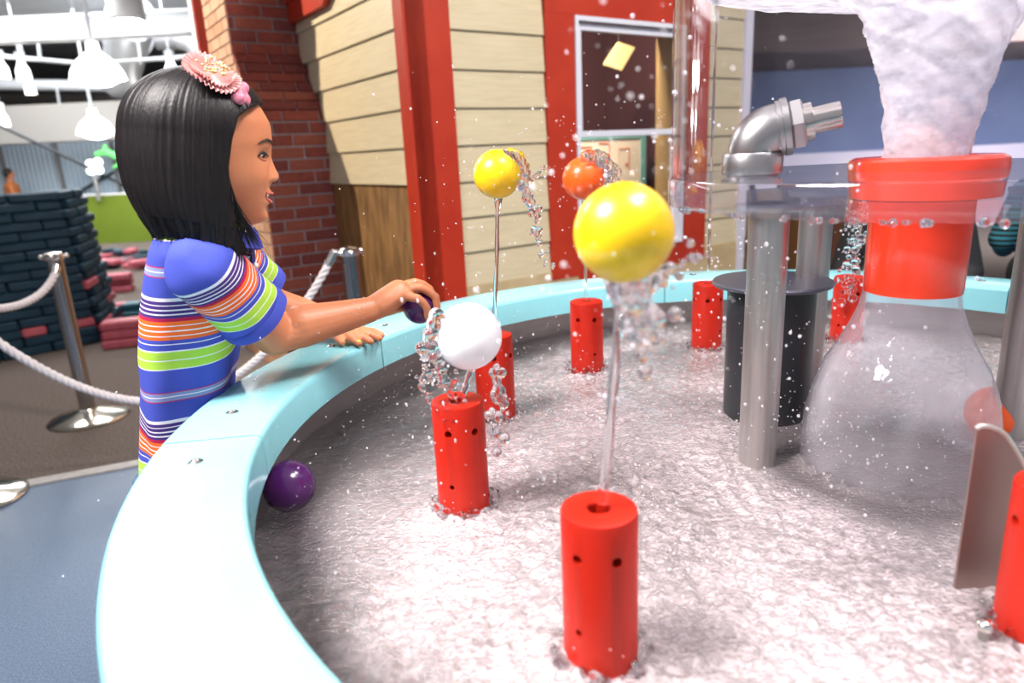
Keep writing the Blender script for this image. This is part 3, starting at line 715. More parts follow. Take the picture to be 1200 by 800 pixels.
# ------------------------------------------------------------------ red nozzles
red_pl = mat('red_plastic', (.40, .011, .0025), .42, col2=(.45, .015, .004), nscale=8, bump=.05, bscale=60, spec=.35)
NR_, NTOP = .041, .857
def nozzle_mesh():
    b = .004
    prof = [(0, -.058), (NR_, -.058), (NR_, NTOP - ZW - b), (NR_ - b * .3, NTOP - ZW - b * .3), (NR_ - b, NTOP - ZW), (.0135, NTOP - ZW), (.012, NTOP - ZW - .002), (.012, NTOP - ZW - .06), (0, NTOP - ZW - .06)]
    mb = MB().lathe(prof, (0, 0, 0), 48)
    me = mesh_from('nozzle_body', mb, fix=True)
    bm = bmesh.new(); bm.from_mesh(me); bmesh.ops.remove_doubles(bm, verts=bm.verts, dist=1e-5); bm.to_mesh(me); bm.free()
    o = bpy.data.objects.new('tmpn', me); COL.objects.link(o)
    cut = MB()
    for k in range(6):
        a = 2 * PI * k / 6 + .35
        for (z, rr_) in ((NTOP - ZW - .042, .0058), (.052, .0042)):
            if z < .1 and k % 2: continue
            d = np.array([math.cos(a), math.sin(a), 0]); cut.tube([d * .024 + (0, 0, z), d * .06 + np.array((0, 0, z))], rr_, 12)
    cme = mesh_from('cut', cut, fix=True); c = bpy.data.objects.new('tmpc', cme); COL.objects.link(c)
    md = o.modifiers.new('b', 'BOOLEAN'); md.object = c; md.operation = 'DIFFERENCE'; md.solver = 'EXACT'
    dg = bpy.context.evaluated_depsgraph_get(); out = bpy.data.meshes.new_from_object(o.evaluated_get(dg)); out.name = 'nozzle_body'
    bpy.data.objects.remove(o); bpy.data.objects.remove(c)
    smooth_by_angle(out, 35); out.materials.clear(); out.materials.append(red_pl)
    return out
noz_me = nozzle_mesh()
dark_bore = mat('bore_dark', (.05, .004, .003), .8)
bore_me = mesh_from('bore', MB().lathe([(0, NTOP - ZW - .0595), (.0118, NTOP - ZW - .0595)], (0, 0, 0), 16)); bore_me.materials.append(dark_bore)
def ragged_ring(seed, R0=.045, n=90, h=.016):
    mb = MB(); rg = np.random.default_rng(seed)
    for i in range(n):
        a = rg.uniform(0, 2 * PI); r = R0 + rg.uniform(-.004, .010); z = abs(rg.normal(0, .45)) * h
        mb.ball((r * math.cos(a), r * math.sin(a), z), rg.uniform(.003, .0065), 8, 6)
    return remesh(mb, .0016, 2, name='splash_ring')
rings = [ragged_ring(1), ragged_ring(2, h=.024, n=110)]
labels = {'A': 'red nozzle pipe nearest the camera under the big yellow ball', 'B': 'red nozzle pipe directly under the white ball', 'C': 'red nozzle pipe half hidden behind the white ball',
          'D': 'red nozzle pipe under the orange ball near the back rim', 'E': 'red nozzle pipe at the back rim left of the black drum', 'F': 'red nozzle pipe behind the glass-clear water bell at the back',
          'G': 'red nozzle pipe cut off by the right picture edge'}
for i, (k_, (x, y)) in enumerate(NOZ.items()):
    o = thing('water_nozzle', labels[k_], 'nozzle', (x, y, ZW), rz=i * .37 - .55, group='red nozzle pipes in the basin')
    b_ = link('body', noz_me, red_pl, o); c_ = link('bore', bore_me, dark_bore, o)
    s_ = link('splash_collar', rings[i % 2], splash_m, o)

# ------------------------------------------------------------------ balls
def ball_mesh(r, seed):
    mb = MB().ball((0, 0, 0), 1.0, 64, 44); P = np.array(mb.v)
    # moulded seam: a tiny raised ridge round the equator, and a plug
    ridge = np.exp(-((P[:, 2]) / .03) ** 2) * .006
    d = np.linalg.norm(P - np.array([.5, -.6, .62]) / np.linalg.norm([.5, -.6, .62]), axis=1)
    ridge = ridge - .012 * np.exp(-(d / .07) ** 2)
    P = P * (r * (1 + ridge))[:, None]; mb.v = [tuple(p) for p in P]
    me = mesh_from('ball', mb); me.polygons.foreach_set('use_smooth', [True] * len(me.polygons)); return me
BALL = {}
def ball(name, pos, r, m_, label, rot=(0, 0, 0)):
    o = link(name, ball_mesh(r, 1), m_); o.location = pos; o.rotation_euler = rot
    tag(o, label, 'ball'); return o
yellow = mat('yellow_plastic', (.90, .55, .004), .35, bump=.05, bscale=30, coat=.3, subs=.15)
orange = mat('orange_plastic', (.90, .11, .006), .35, coat=.3, subs=.15)
white_p = mat('white_plastic', (.86, .85, .88), .3, coat=.4)
purple = mat('purple_plastic', (.055, .008, .085), .22, coat=.5, col2=(.075, .010, .11), nscale=5)
P_y1 = on_y(731, 273, .650); P_y2 = on_y(583, 204, 1.392); P_or = on_y(684, 209, 1.68); P_wh = on_y(549, 394, 1.003)
ball('yellow_ball', P_y1, .047, yellow, 'big blurred yellow ball floating on the nearest water jet', (.4, .2, 0))
ball('yellow_ball', P_y2, .0475, yellow, 'yellow ball high on a thin jet in front of the siding', (.2, .5, 0))
ball('orange_ball', P_or, .0505, orange, 'orange ball held up by a jet in front of the window', (.3, .1, .4))
ball('white_ball', P_wh, .0505, white_p, 'white ball hovering above a red nozzle beside the reaching person\'s hand', (.5, .3, 0))
ball('purple_ball', (-.392, 1.072, .690), .044, purple, 'dark purple ball floating against the inner basin wall', (.3, .3, 0))
ball('orange_ball', (.905, 1.20, .705), .053, orange, 'orange ball floating behind the curved steel plate at right', (.3, .3, 0))

# ------------------------------------------------------------------ jets and splashes
def blobs(items, voxel=.0018, it=2):
    mb = MB()
    for p, r in items: mb.ball(p, r, 8, 6)
    return remesh(mb, voxel, it, name='splash')
def trail(pts, r0, r1, n, jit, gap=.0, rg=None):
    out = []; pts = [np.array(p, float) for p in pts]; m_ = len(pts) - 1
    for i in range(n):
        t = i / (n - 1) * m_; k = min(int(t), m_ - 1); f_ = t - k; p = pts[k] * (1 - f_) + pts[k + 1] * f_
        if rg.random() < gap: continue
        sp = jit * (.4 + i / n)
        out.append((p + rg.normal(0, sp, 3), (r0 + (r1 - r0) * i / n) * rg.uniform(.6, 1.5)))
    return out
def jet(k_, ballpos, r, label, trails, seed, rjet=.0045, wob=.0015):
    x, y = NOZ[k_]; rg = np.random.default_rng(seed); bp_ = np.array(ballpos) if ballpos is not None else None
    o = thing('water_jet', label, 'water jet', (x, y, NTOP), group='water jets')
    top = bp_ + np.array([0, 0, -r * .97]); n = 26; P = []; R_ = []
    b0 = np.array([x, y, NTOP - .03])
    for i in range(n):
        t = i / (n - 1); p = b0 * (1 - t) + top * t; p = p + np.array([math.sin(t * 9 + seed) * wob * t, math.cos(t * 7 + seed) * wob * t, 0]); P.append(p)
        R_.append(rjet * (1 + .12 * math.sin(t * 25 + seed)) * (1 if t < .93 else 1 + (t - .93) * 14))
    part('stream', MB().tube(P, R_, 12), jet_m, o, smooth=True)
    its = []
    for tr in trails: its += trail(*tr, rg=rg)
    if its: part('splash', blobs(its), splash_m, o, kind='stuff')
    return o
def rel(p, *offs): return [tuple(np.array(p) + np.array(q)) for q in offs]
jet('C', P_y2, .0475, 'thin straight jet holding the far yellow ball', [
    (rel(P_y2, (.02, -.03, .045), (.045, -.02, .03), (.055, -.01, 0), (.058, 0, -.04)), .006, .008, 46, .0035),
    (rel(P_y2, (.045, -.02, -.02), (.065, 0, -.06), (.075, .01, -.13), (.10, .02, -.20)), .009, .003, 60, .006, .12),
    (rel(P_y2, (.06, 0, -.02), (.085, .0, .0), (.10, .01, .01)), .005, .002, 16, .003)], 3, .0042)
jet('D', P_or, .0505, 'jet under the orange ball by the window', [
    (rel(P_or, (.0, -.04, .05), (.03, -.02, .05), (.06, -.01, .02), (.07, 0, -.03)), .010, .010, 60, .007)], 4, .004)
jet('A', P_y1, .047, 'blurred wide jet below the big yellow ball', [
    (rel(P_y1, (.0, .0, -.05), (.015, 0, -.08), (.02, .0, -.11)), .012, .006, 60, .010),
    (rel(P_y1, (.03, 0, -.05), (.05, .01, -.04), (.07, 0, -.02)), .006, .003, 26, .007)], 5, .0052, .0006)
jet('B', P_wh, .0505, 'short jet between the white ball and its nozzle', [
    (rel(P_wh, (-.045, -.02, .04), (-.058, -.02, 0), (-.056, -.02, -.03), (-.072, -.02, -.085)), .009, .004, 60, .006, .1),
    (rel(P_wh, (-.045, -.02, -.03), (-.04, -.02, -.06), (-.04, -.02, -.075)), .007, .004, 18, .004),
    (rel(P_wh, (.04, -.02, -.045), (.042, -.02, -.08), (.036, -.02, -.13), (.03, -.02, -.16)), .006, .007, 40, .005),
    (rel(P_wh, (-.02, -.02, -.05), (-.03, -.02, -.10), (-.045, -.03, -.12)), .004, .005, 26, .006, .2)], 6, .0055)
jet('E', np.array([NOZ['E'][0], NOZ['E'][1], 1.78]), .01, 'thin jet rising from the back nozzle in front of the siding', [], 8, .0035)
jF = jet('F', np.array([NOZ['F'][0] + .005, NOZ['F'][1] - .03, 1.10]), .02, 'broken jet falling back on the rear right nozzle', [
    (rel((NOZ['F'][0], NOZ['F'][1] - .05, 1.08), (0, 0, 0), (-.01, 0, -.08), (-.02, 0, -.18), (-.06, -.02, -.27)), .006, .009, 70, .010, .1),
    (rel((NOZ['F'][0], NOZ['F'][1] - .05, 1.08), (-.05, 0, 0), (-.04, 0, -.06), (-.03, 0, -.12)), .006, .003, 30, .006)], 9, .004, .006)

# ------------------------------------------------------------------ vortex tank
tank = thing('vortex_tank', 'clear acrylic cylinder tank with thick clear base plate on steel posts', 'tank', (*BELL, ZW))
TR = .386; ZP0, ZP1 = 1.125, 1.168
acry = clear_mat('acrylic_wall', (.975, .975, .985), 1.49, .015, gain=.45)
part('wall', MB().lathe([(TR - .006, ZP1), (TR, ZP1), (TR, 1.95), (TR - .006, 1.95), (TR - .006, ZP1)], (*BELL, 0), 128), acry, tank, smooth=35)
glassm = clear_mat('acrylic_plate', (.95, .94, .97), 1.49, .04, haze=.025, haze_col=(.86, .82, .92), gain=1.4)
part('base_plate', MB().lathe([(.0, ZP0), (TR + .002, ZP0), (TR + .004, ZP0 + .003), (TR + .004, ZP1 - .003), (TR + .002, ZP1), (0, ZP1)], (*BELL, 0), 128), glassm, tank, smooth=35)
drip = MB(); rg = np.random.default_rng(5)
for i in range(46):
    a = PI + rg.uniform(.0, 1.9); r = TR - rg.uniform(0, .02); drip.ball((BELL[0] + r * math.cos(a), BELL[1] + r * math.sin(a), ZP0 - .001), (rg.uniform(.003, .007), rg.uniform(.003, .007), rg.uniform(.002, .006)), 8, 6)
part('drips', drip, splash_m, tank, smooth=True, kind='stuff')
red_cl = mat('red_collar', (.80, .045, .012), .22, coat=.5, subs=.2)
part('drain_collar', MB().lathe([(.062, ZP0 - .002), (.105, ZP0 + .001), (.108, ZP0 + .03), (.110, 1.172), (.1085, 1.182), (.100, 1.187), (.068, 1.187), (.062, 1.18)], (*BELL, 0), 64), red_cl, tank, smooth=40)
part('drain_pipe', MB().lathe([(.066, .975), (.0715, .975), (.0725, .985), (.0735, ZP0 + .01), (.064, ZP0 + .01), (.066, .975)], (*BELL, 0), 64), red_cl, tank, smooth=40)
steel = mat('brushed_steel', (.40, .375, .36), .36, .9, col2=(.46, .43, .41), nscale=6, stretch=(30, 30, 1), bump=.02, bscale=60)
posts = [(.423, 1.113), (.612, 1.366), (.915, 1.175)]
for (x, y) in posts:
    ps = part('post', MB().lathe([(.0315, .60), (.0315, ZP0)], (x, y, 0), 32), steel, tank, smooth=40)
    part('flange', MB().lathe([(.0315, ZP0 - .014), (.052, ZP0 - .012), (.055, ZP0 - .004), (.055, ZP0 - .001)], (x, y, 0), 32), mat('flange_grey', (.33, .33, .34), .4, .5), ps, smooth=40)
# elbow nozzles standing on the plate
dull = mat('dull_steel', (.42, .41, .40), .32, .95, bump=.04, bscale=50)
def elbow(x, y, d, label):
    o = thing('elbow_nozzle', label, 'pipe elbow', (x, y, ZP1), group='elbow nozzles in the tank')
    d = np.array(d, float); d /= np.linalg.norm(d); c = np.array([x, y, 0.])
    part('riser', MB().lathe([(.040, ZP1), (.040, ZP1 + .010), (.038, ZP1 + .012), (.038, ZP1 + .034)], (x, y, 0), 32), mat('flange_grey'), o, smooth=40)
    part('coupling', MB().lathe([(.045, ZP1 + .004), (.046, ZP1 + .007), (.046, ZP1 + .032), (.043, ZP1 + .036)], (x, y, 0), 32), dull, o, smooth=40)
    P = []; R_ = .040
    for i in range(13):
        t = i / 12 * (PI / 2 - .12); P.append(c + np.array([0, 0, ZP1 + .030]) + d * R_ * (1 - math.cos(t)) + np.array([0, 0, R_ * math.sin(t)]))
    part('bend', MB().tube(P, [.0375 + .002 * math.sin(i / 12 * PI) for i in range(13)], 28), dull, o, smooth=60)
    e = P[-1]; t = (P[-1] - P[-2]); t /= np.linalg.norm(t)
    part('collar', MB().tube([e, e + t * .006, e + t * .007, e + t * .016], [.041, .041, .043, .043], 28), dull, o, smooth=50)
    part('hex_nut', MB().tube([e + t * .016, e + t * .020, e + t * .034, e + t * .037], [.036, .040, .040, .034], 6), dull, o)
    a_, b_ = e + t * .037, e + t * .088
    sp_ = MB().tube([a_, a_ + t * .012, a_ + t * .014, b_], [.028, .028, .0195, .0195], 28, cap=False)
    sp_.tube([a_ + t * .02, b_], [.0165, .0165], 28, cap=False); sp_.tube([b_ - t * .0002, b_ + t * .0003], [.0195, .0165], 28, cap=False)
    part('spout', sp_, mat('bright_spout', (.62, .58, .53), .2, 1.0), o, smooth=50, fix=False)
    part('bore', MB().tube([b_ - t * .030, b_ - t * .029], [.0165, .0165], 20), mat('bore_black', (.012, .012, .012), .9), o)
    return o
elbow(.388, 1.105, (.93, -.30, .0), 'steel elbow pipe with short spout standing inside the clear tank')
elbow(.995, 1.13, (-.8, .45, 0), 'second steel elbow spout at the right edge of the tank')
# swirling funnel
def swirl(name, prof, na_, amp, seed, parent, m_, twist=3.0, z_scale=1.0):
    V = []; prof = np.array(prof); n = 110
    zz = np.linspace(prof[0, 1], prof[-1, 1], n); rad = np.interp(zz, prof[:, 1], prof[:, 0])
    a = np.linspace(0, 2 * PI, na_, endpoint=False); A_, Z_ = np.meshgrid(a, zz); Rr = np.interp(Z_, prof[:, 1], prof[:, 0])
    B_ = A_ + twist * Z_ * 6
    Pn = np.stack([np.cos(B_) * 2.2, np.sin(B_) * 2.2, Z_ * 16 * z_scale], -1)
    d_ = amp * (vnoise(Pn * 1.3 + seed) + .6 * vnoise(Pn * 3.1 + seed * 2) + .35 * vnoise(Pn * 7.5 + seed * 3))
    Rr = Rr * (1 + d_)
    V = np.stack([BELL[0] + Rr * np.cos(A_), BELL[1] + Rr * np.sin(A_), Z_], -1).reshape(-1, 3)
    F = [(i * na_ + j, i * na_ + (j + 1) % na_, (i + 1) * na_ + (j + 1) % na_, (i + 1) * na_ + j) for i in range(n - 1) for j in range(na_)]
    me = bpy.data.meshes.new(name); me.from_pydata(V.tolist(), [], F); me.update(); me.polygons.foreach_set('use_smooth', [True] * len(me.polygons))
    return link(name, me, m_, parent)
foam_m = clear_mat('vortex_foam', (.95, .95, .98), 1.33, .06, haze=.6, haze_col=(.82, .80, .86), bump=.9, bscale=26, stretch=(1, 1, 2.4), gain=2.5, hz_noise=(24, .34, .66, .35, .85))
vx = swirl('vortex_funnel', [(.058, 1.17), (.059, 1.21), (.066, 1.26), (.082, 1.32), (.095, 1.36), (.112, 1.405), (.150, 1.428), (.24, 1.438), (.32, 1.447), (.352, 1.475), (.360, 1.56), (.362, 1.75)], 160, .075, 3, None, foam_m)
tag(vx, 'white swirling funnel of water draining inside the clear tank', 'water vortex', kind='stuff')
bell_m = clear_mat('water_bell', (.96, .96, .98), 1.33, .05, haze=.2, haze_col=(.80, .77, .82), bump=.5, bscale=16, stretch=(1, 1, .35), gain=1.6, hz_noise=(9, .34, .70, .10, .36))
be = swirl('water_bell', [(.151, .672), (.150, .70), (.148, .75), (.139, .80), (.122, .85), (.100, .89), (.085, .92), (.074, .95), (.068, .985)], 120, .020, 8, None, bell_m, twist=.3, z_scale=.3)
tag(be, 'transparent bell of water spreading below the red drain pipe', 'water bell', kind='stuff')
# black drum between the posts
dr = thing('black_drum', 'black drum with grey disc lid standing behind the steel post', 'drum', (.522, 1.343, ZW))
part('body', MB().lathe([(.0, .62), (.084, .62), (.084, .945), (0, .945)], (.522, 1.343, 0), 48), mat('black_plastic', (.016, .017, .020), .35), dr, smooth=40)
part('lid', MB().lathe([(.0, .945), (.112, .945), (.115, .948), (.115, .951), (.112, .954), (0, .956)], (.522, 1.343, 0), 56), mat('lid_grey', (.10, .105, .13), .35, .5), dr, smooth=40)
# curved steel plate in front at right
pl_ = thing('curved_plate', 'curved upright steel plate in front of the red nozzle at right', 'steel plate', (.6, .72, ZW))
tops = [(.533, .887), (.5365, .890), (.547, .889), (.559, .884), (.568, .877), (.577, .866), (.587, .852), (.596, .838), (.620, .800), (.650, .760)]
def plate_xy(x, off=0.): return (x, .733 + off + .10 * (x - .532) ** 2 * 4)
V = []; n = len(tops)
for off in (0., .0035):
    for z_of in (lambda t: .60, lambda t: t[1]): V += [(*plate_xy(t[0], off), z_of(t)) for t in tops]
F = []
for i in range(n - 1):
    F += [(i, i + 1, n + i + 1, n + i), (2 * n + i, 3 * n + i, 3 * n + i + 1, 2 * n + i + 1), (n + i, n + i + 1, 3 * n + i + 1, 3 * n + i), (i, 2 * n + i, 2 * n + i + 1, i + 1)]
F += [(0, n, 3 * n, 2 * n), (n - 1, 3 * n - 1, 4 * n - 1, 2 * n - 1)]
mb = MB(); mb.add(V, F)
part('sheet', mb, mat('plate_steel', (.27, .19, .17), .38, .75, col2=(.32, .23, .21), nscale=5, bump=.03, bscale=40), pl_, smooth=30)
part('edge', MB().tube([(*plate_xy(t[0], .0017), t[1] + .001) for t in tops], .0034, 8), mat('edge_steel', (.72, .68, .62), .3, .8), pl_, smooth=60)
bo = thing('chrome_bolt', 'small chrome bolt standing in the water beside the right nozzle', 'bolt', (*on_z(1150, 742, .68)[:2], .68))
pb_ = on_z(1152, 748, .675)
part('stem', MB().lathe([(.006, .62), (.006, .69)], (pb_[0], pb_[1], 0), 12), chrome, bo, smooth=40)
part('head', MB().ball((pb_[0], pb_[1], .692), (.010, .010, .008), 12, 8), mat('chrome_bright'), bo, smooth=True)

# ------------------------------------------------------------------ girl
skin = mat('skin', (.52, .19, .088), .42, col2=(.58, .225, .11), nscale=7, bump=.04, bscale=120, spec=.45, subs=.25)
girl = thing('person', 'person in a striped blue polo shirt reaching over the rim with a purple ball', 'person', (-.62, 1.25, 0))
SC = 1.10; HC = np.array([-.486, 1.19, 1.246]); YAW, TILT = math.radians(19), math.radians(9)
cy_, sy_, ct_, st_ = math.cos(YAW), math.sin(YAW), math.cos(TILT), math.sin(TILT)
def HW(p):
    p = np.asarray(p, float) * SC; x = p[..., 0] * ct_ + p[..., 2] * st_; z = -p[..., 0] * st_ + p[..., 2] * ct_; y = p[..., 1]
    return np.stack([HC[0] + x * cy_ - y * sy_, HC[1] + x * sy_ + y * cy_, HC[2] + z], -1)
HZ = np.array([.105, .100, .09, .075, .05, .02, 0, -.02, -.04, -.06, -.08, -.095, -.105, -.110])[::-1]
HXF = np.array([.0, .028, .050, .069, .085, .0885, .0845, .084, .085, .085, .082, .079, .068, .035])[::-1]
HXB = np.array([.0, .035, .060, .080, .096, .099, .096, .086, .07, .052, .036, .025, .015, .005])[::-1]
HWD = np.array([.0, .030, .050, .063, .072, .0745, .074, .0725, .069, .062, .051, .039, .026, .008])[::-1]
def smooth_tab(z, v, sg=.006):
    zd = np.linspace(z[0] - .03, z[-1] + .03, 500); vd = np.interp(zd, z, v); k = np.exp(-((np.arange(-40, 41) * (zd[1] - zd[0])) / sg) ** 2); k /= k.sum()
    vs = np.convolve(np.pad(vd, 40, mode='edge'), k, 'valid'); return zd, vs
_sx = [smooth_tab(HZ[:-2] if 0 else HZ, a) for a in (HXF, HXB, HWD)]
def tabv(i, z):
    t = np.clip((z - .085) / .0195, 0, 1); raw = np.interp(z, *_sx[i]); lin = np.interp(z, HZ, (HXF, HXB, HWD)[i]); return raw * (1 - t) + lin * t
def gauss(a, s): return np.exp(-(a / s) ** 2)
def head_surf(ph, z):
    c, s = np.cos(ph), np.sin(ph); n_ = 2.25
    k = (np.abs(c) ** n_ + np.abs(s) ** n_) ** (-1 / n_)
    xf, xb, w_ = tabv(0, z), tabv(1, z), tabv(2, z)
    x = np.where(c > 0, xf, xb) * c * k; y = w_ * s * k; fr = c > .15
    na = np.interp(z, [-.044, -.040, -.035, -.030, -.025, -.014, .0, .014], [0, .003, .010, .0150, .0160, .0095, .003, 0])
    sg = .0065 + .0045 * np.clip((.01 - z) / .04, 0, 1)
    dx = na * gauss(y, sg)
    for sd in (-1, 1):
        dx = dx + .0050 * gauss(y - sd * .0125, .006) * gauss(z + .0305, .0065)
        dx = dx - .0055 * gauss(y - sd * .033, .014) * gauss(z - .004, .009)
        dx = dx + .0055 * gauss(y - sd * .044, .018) * gauss(z + .030, .018)
    dx = dx + .0052 * gauss(y, .017) * gauss(z + .0525, .0042) + .0045 * gauss(y, .015) * gauss(z + .0675, .0048) - .0045 * gauss(y, .024) * gauss(z + .0600, .0030)
    dx = dx - .003 * gauss(y, .014) * gauss(z + .077, .005) + .005 * gauss(y, .017) * gauss(z + .093, .010)
    x = x + np.where(fr, dx, 0)
    return np.stack([x, y, z + 0 * x], -1)
body = MB()
zs_ = np.concatenate([np.linspace(-.1098, .1045, 120)]); ph_ = np.linspace(0, 2 * PI, 140, endpoint=False)
PH, ZZ = np.meshgrid(ph_, zs_); Hs = HW(head_surf(PH, ZZ)).reshape(-1, 3)
Fh = [(i * 140 + j, i * 140 + (j + 1) % 140, (i + 1) * 140 + (j + 1) % 140, (i + 1) * 140 + j) for i in range(119) for j in range(140)]
Fh += [tuple(range(140))[::-1], tuple(119 * 140 + j for j in range(140))]
body.add(Hs, Fh)
# ears
for sd in (-1, 1):
    body.ball(HW((-.008, sd * .0745, -.006)), (.016, .007, .026), 14, 10)
# neck, torso core, arms
NB = np.array([-.522, 1.222, 1.115])
body.capsule([HW((-.022, 0, -.06)), HW((-.030, 0, -.10)), NB, NB + np.array([-.02, .01, -.06])], [.048, .045, .047, .06])
FD = np.array([math.cos(math.radians(14)), math.sin(math.radians(14)), 0]); SD = np.array([-FD[1], FD[0], 0])   # forward, left
TORSO = [(.58, (-.645, 1.262), .090, .116), (.66, (-.645, 1.262), .078, .118), (.74, (-.636, 1.262), .075, .118), (.82, (-.624, 1.258), .074, .117), (.90, (-.604, 1.252), .078, .117), (.98, (-.577, 1.244), .082, .123),
         (1.05, (-.552, 1.236), .080, .134), (1.09, (-.540, 1.231), .074, .140), (1.115, (-.534, 1.228), .066, .128), (1.135, (-.532, 1.225), .058, .085), (1.15, (-.527, 1.224), .05, .056)]
def torso_mesh(grow, z0=None):
    V = []; F = []; n = 96; rows = []
    T = TORSO; zs2 = np.linspace(T[0][0] if z0 is None else z0, T[-1][0], 70)
    zz = [t[0] for t in T]
    for z in zs2:
        cx = np.interp(z, zz, [t[1][0] for t in T]); cy = np.interp(z, zz, [t[1][1] for t in T]); a = np.interp(z, zz, [t[2] for t in T]) + grow; b = np.interp(z, zz, [t[3] for t in T]) + grow
        for j in range(n):
            t = 2 * PI * j / n; c, s = math.cos(t), math.sin(t); k = (abs(c) ** 2.3 + abs(s) ** 2.3) ** (-1 / 2.3)
            p = np.array([cx, cy, z]) + FD * a * c * k + SD * b * s * k; V.append(p)
    for i in range(len(zs2) - 1):
        for j in range(n): F.append((i * n + j, i * n + (j + 1) % n, (i + 1) * n + (j + 1) % n, (i + 1) * n + j))
    F += [tuple(range(n))[::-1], tuple((len(zs2) - 1) * n + j for j in range(n))]
    return V, F
body.add(*torso_mesh(-.004))
S_R = np.array([-.500, 1.108, 1.072]); E_R = on_y(322, 391, 1.25); W_R = on_y(436, 362, 1.36)
body.capsule([S_R, S_R * .5 + E_R * .5, E_R, E_R * .75 + W_R * .25 + (0, 0, .002), E_R * .4 + W_R * .6, W_R], [.038, .043, .041, .042, .034, .0255], 20)
BP = np.array([-.192, 1.425, .916]); BR = .036
# right hand round the ball
h = BP - W_R; h[2] = 0; h /= np.linalg.norm(h); sd_ = np.array([h[1], -h[0], 0]); up_ = np.array([0, 0, 1.])
def HR(a, b, c): return W_R + h * a + sd_ * b + up_ * c
fs = 1.0
body.capsule([W_R, HR(.030, .004, .012), HR(.060, .004, .026)], [.0255, .027, .026], 16)
for b0 in (-.024, -.008, .009, .024): body.capsule([HR(.010, b0 * .5, .004), HR(.068, b0, .030 - abs(b0 - .0) * .12)], [.017, .0125], 12)
FING = [[(.068, -.024, .027), (.104, -.030, .032), (.132, -.028, .014), (.140, -.024, -.008)],
        [(.070, -.008, .031), (.108, -.009, .037), (.140, -.006, .018), (.149, -.004, -.008)],
        [(.069, .009, .030), (.103, .022, .031), (.130, .033, .008), (.132, .034, -.016)],
        [(.060, .025, .022), (.083, .043, .014), (.099, .0485, -.008), (.101, .045, -.028)]]
for i, fg in enumerate(FING):
    q = [HR(*p) for p in fg]; body.capsule([q[0], q[1], (q[1] + q[2]) / 2 + up_ * .003, q[2], q[3]], [.0118, .0102, .0098, .0094, .0080] if i < 3 else [.0105, .0092, .0088, .0084, .0074], 14)
body.capsule([HR(.022, -.020, .000), HR(.055, -.036, -.010), HR(.085, -.040, -.016), HR(.105, -.035, -.022)], [.016, .0125, .0105, .0088], 14)
# left arm and hand on the rim
S_L = np.array([-.580, 1.352, 1.078]); E_L = np.array([-.520, 1.480, .925]); W_L = np.array([-.405, 1.545, .862])
body.capsule([S_L, (S_L + E_L) / 2, E_L, (E_L + W_L) / 2, W_L], [.046, .042, .039, .034, .0245], 18)
h2 = np.array([.88, -.47, 0]); h2 /= np.linalg.norm(h2); s2 = np.array([h2[1], -h2[0], 0])
def HL(a, b, c): return W_L + h2 * a + s2 * b + np.array([0, 0, c])
body.capsule([W_L, HL(.03, 0, -.012), HL(.056, 0, -.020)], [.0245, .023, .019], 14)
for b0 in (-.022, -.008, .007, .021): body.capsule([HL(.012, b0 * .5, -.008), HL(.060, b0, -.020)], [.014, .0115], 12)
FL = [[(.060, -.022, -.020), (.085, -.030, -.022), (.104, -.033, -.030)], [(.060, -.008, -.019), (.092, -.011, -.021), (.114, -.012, -.031)],
      [(.058, .008, -.020), (.090, .012, -.022), (.110, .014, -.032)], [(.054, .021, -.022), (.078, .030, -.024), (.094, .034, -.032)]]
for fg in FL: body.capsule([HL(*p) for p in fg], [.0108, .0096, .0080], 12)
body.capsule([HL(.015, .016, -.012), HL(.035, .036, -.022), HL(.055, .046, -.030)], [.0135, .0108, .0085], 12)
# legs
for (x, y) in ((-.65, 1.21), (-.65, 1.315)):
    body.capsule([(x + .01, y, .62), (x, y, .40), (x - .01, y, .37), (x - .02, y, .22), (x - .01, y, .07)], [.056, .052, .050, .048, .032], 16)
    body.capsule([(x - .03, y, .045), (x + .05, y, .035), (x + .12, y, .03)], [.032, .034, .028], 14)
bme = remesh(body, .0030, 2, .5, 'body')
part('body', bme, skin, girl)
# shorts and shoes
sh = MB(); V, F = torso_mesh(.001, .59)
Vn = np.array(V); k = 96; cut = [i for i in range(70) if Vn[i * k, 2] < .70]
rowsn = len(cut); sh.add(V[:rowsn * k], [f for f in F[:-2] if max(f) < rowsn * k])
sh.add([V[j] for j in range(k)], [tuple(range(k))[::-1]])
for (x, y) in ((-.655, 1.20), (-.65, 1.325)): sh.tube([(x + .01, y, .66), (x, y, .52), (x, y, .46)], [.078, .080, .083], 28)
part('shorts', sh, mat('denim', (.05, .08, .16), .8, col2=(.07, .11, .2), nscale=60), girl, smooth=50)
for (x, y) in ((-.66, 1.20), (-.655, 1.325)):
    s = part('shoe', remesh(MB().capsule([(x - .035, y, .05), (x + .05, y, .042), (x + .13, y, .036)], [.040, .042, .035]), .005, 2, name='shoe'), mat('shoe_pink', (.55, .2, .3), .6), girl)
    part('sole', MB().prism([(x - .075, y - .036), (x + .13, y - .038), (x + .165, y - .02), (x + .168, y + .02), (x + .13, y + .038), (x - .075, y + .036)], 0, .018), mat('sole_white', (.75, .73, .7), .7), s)

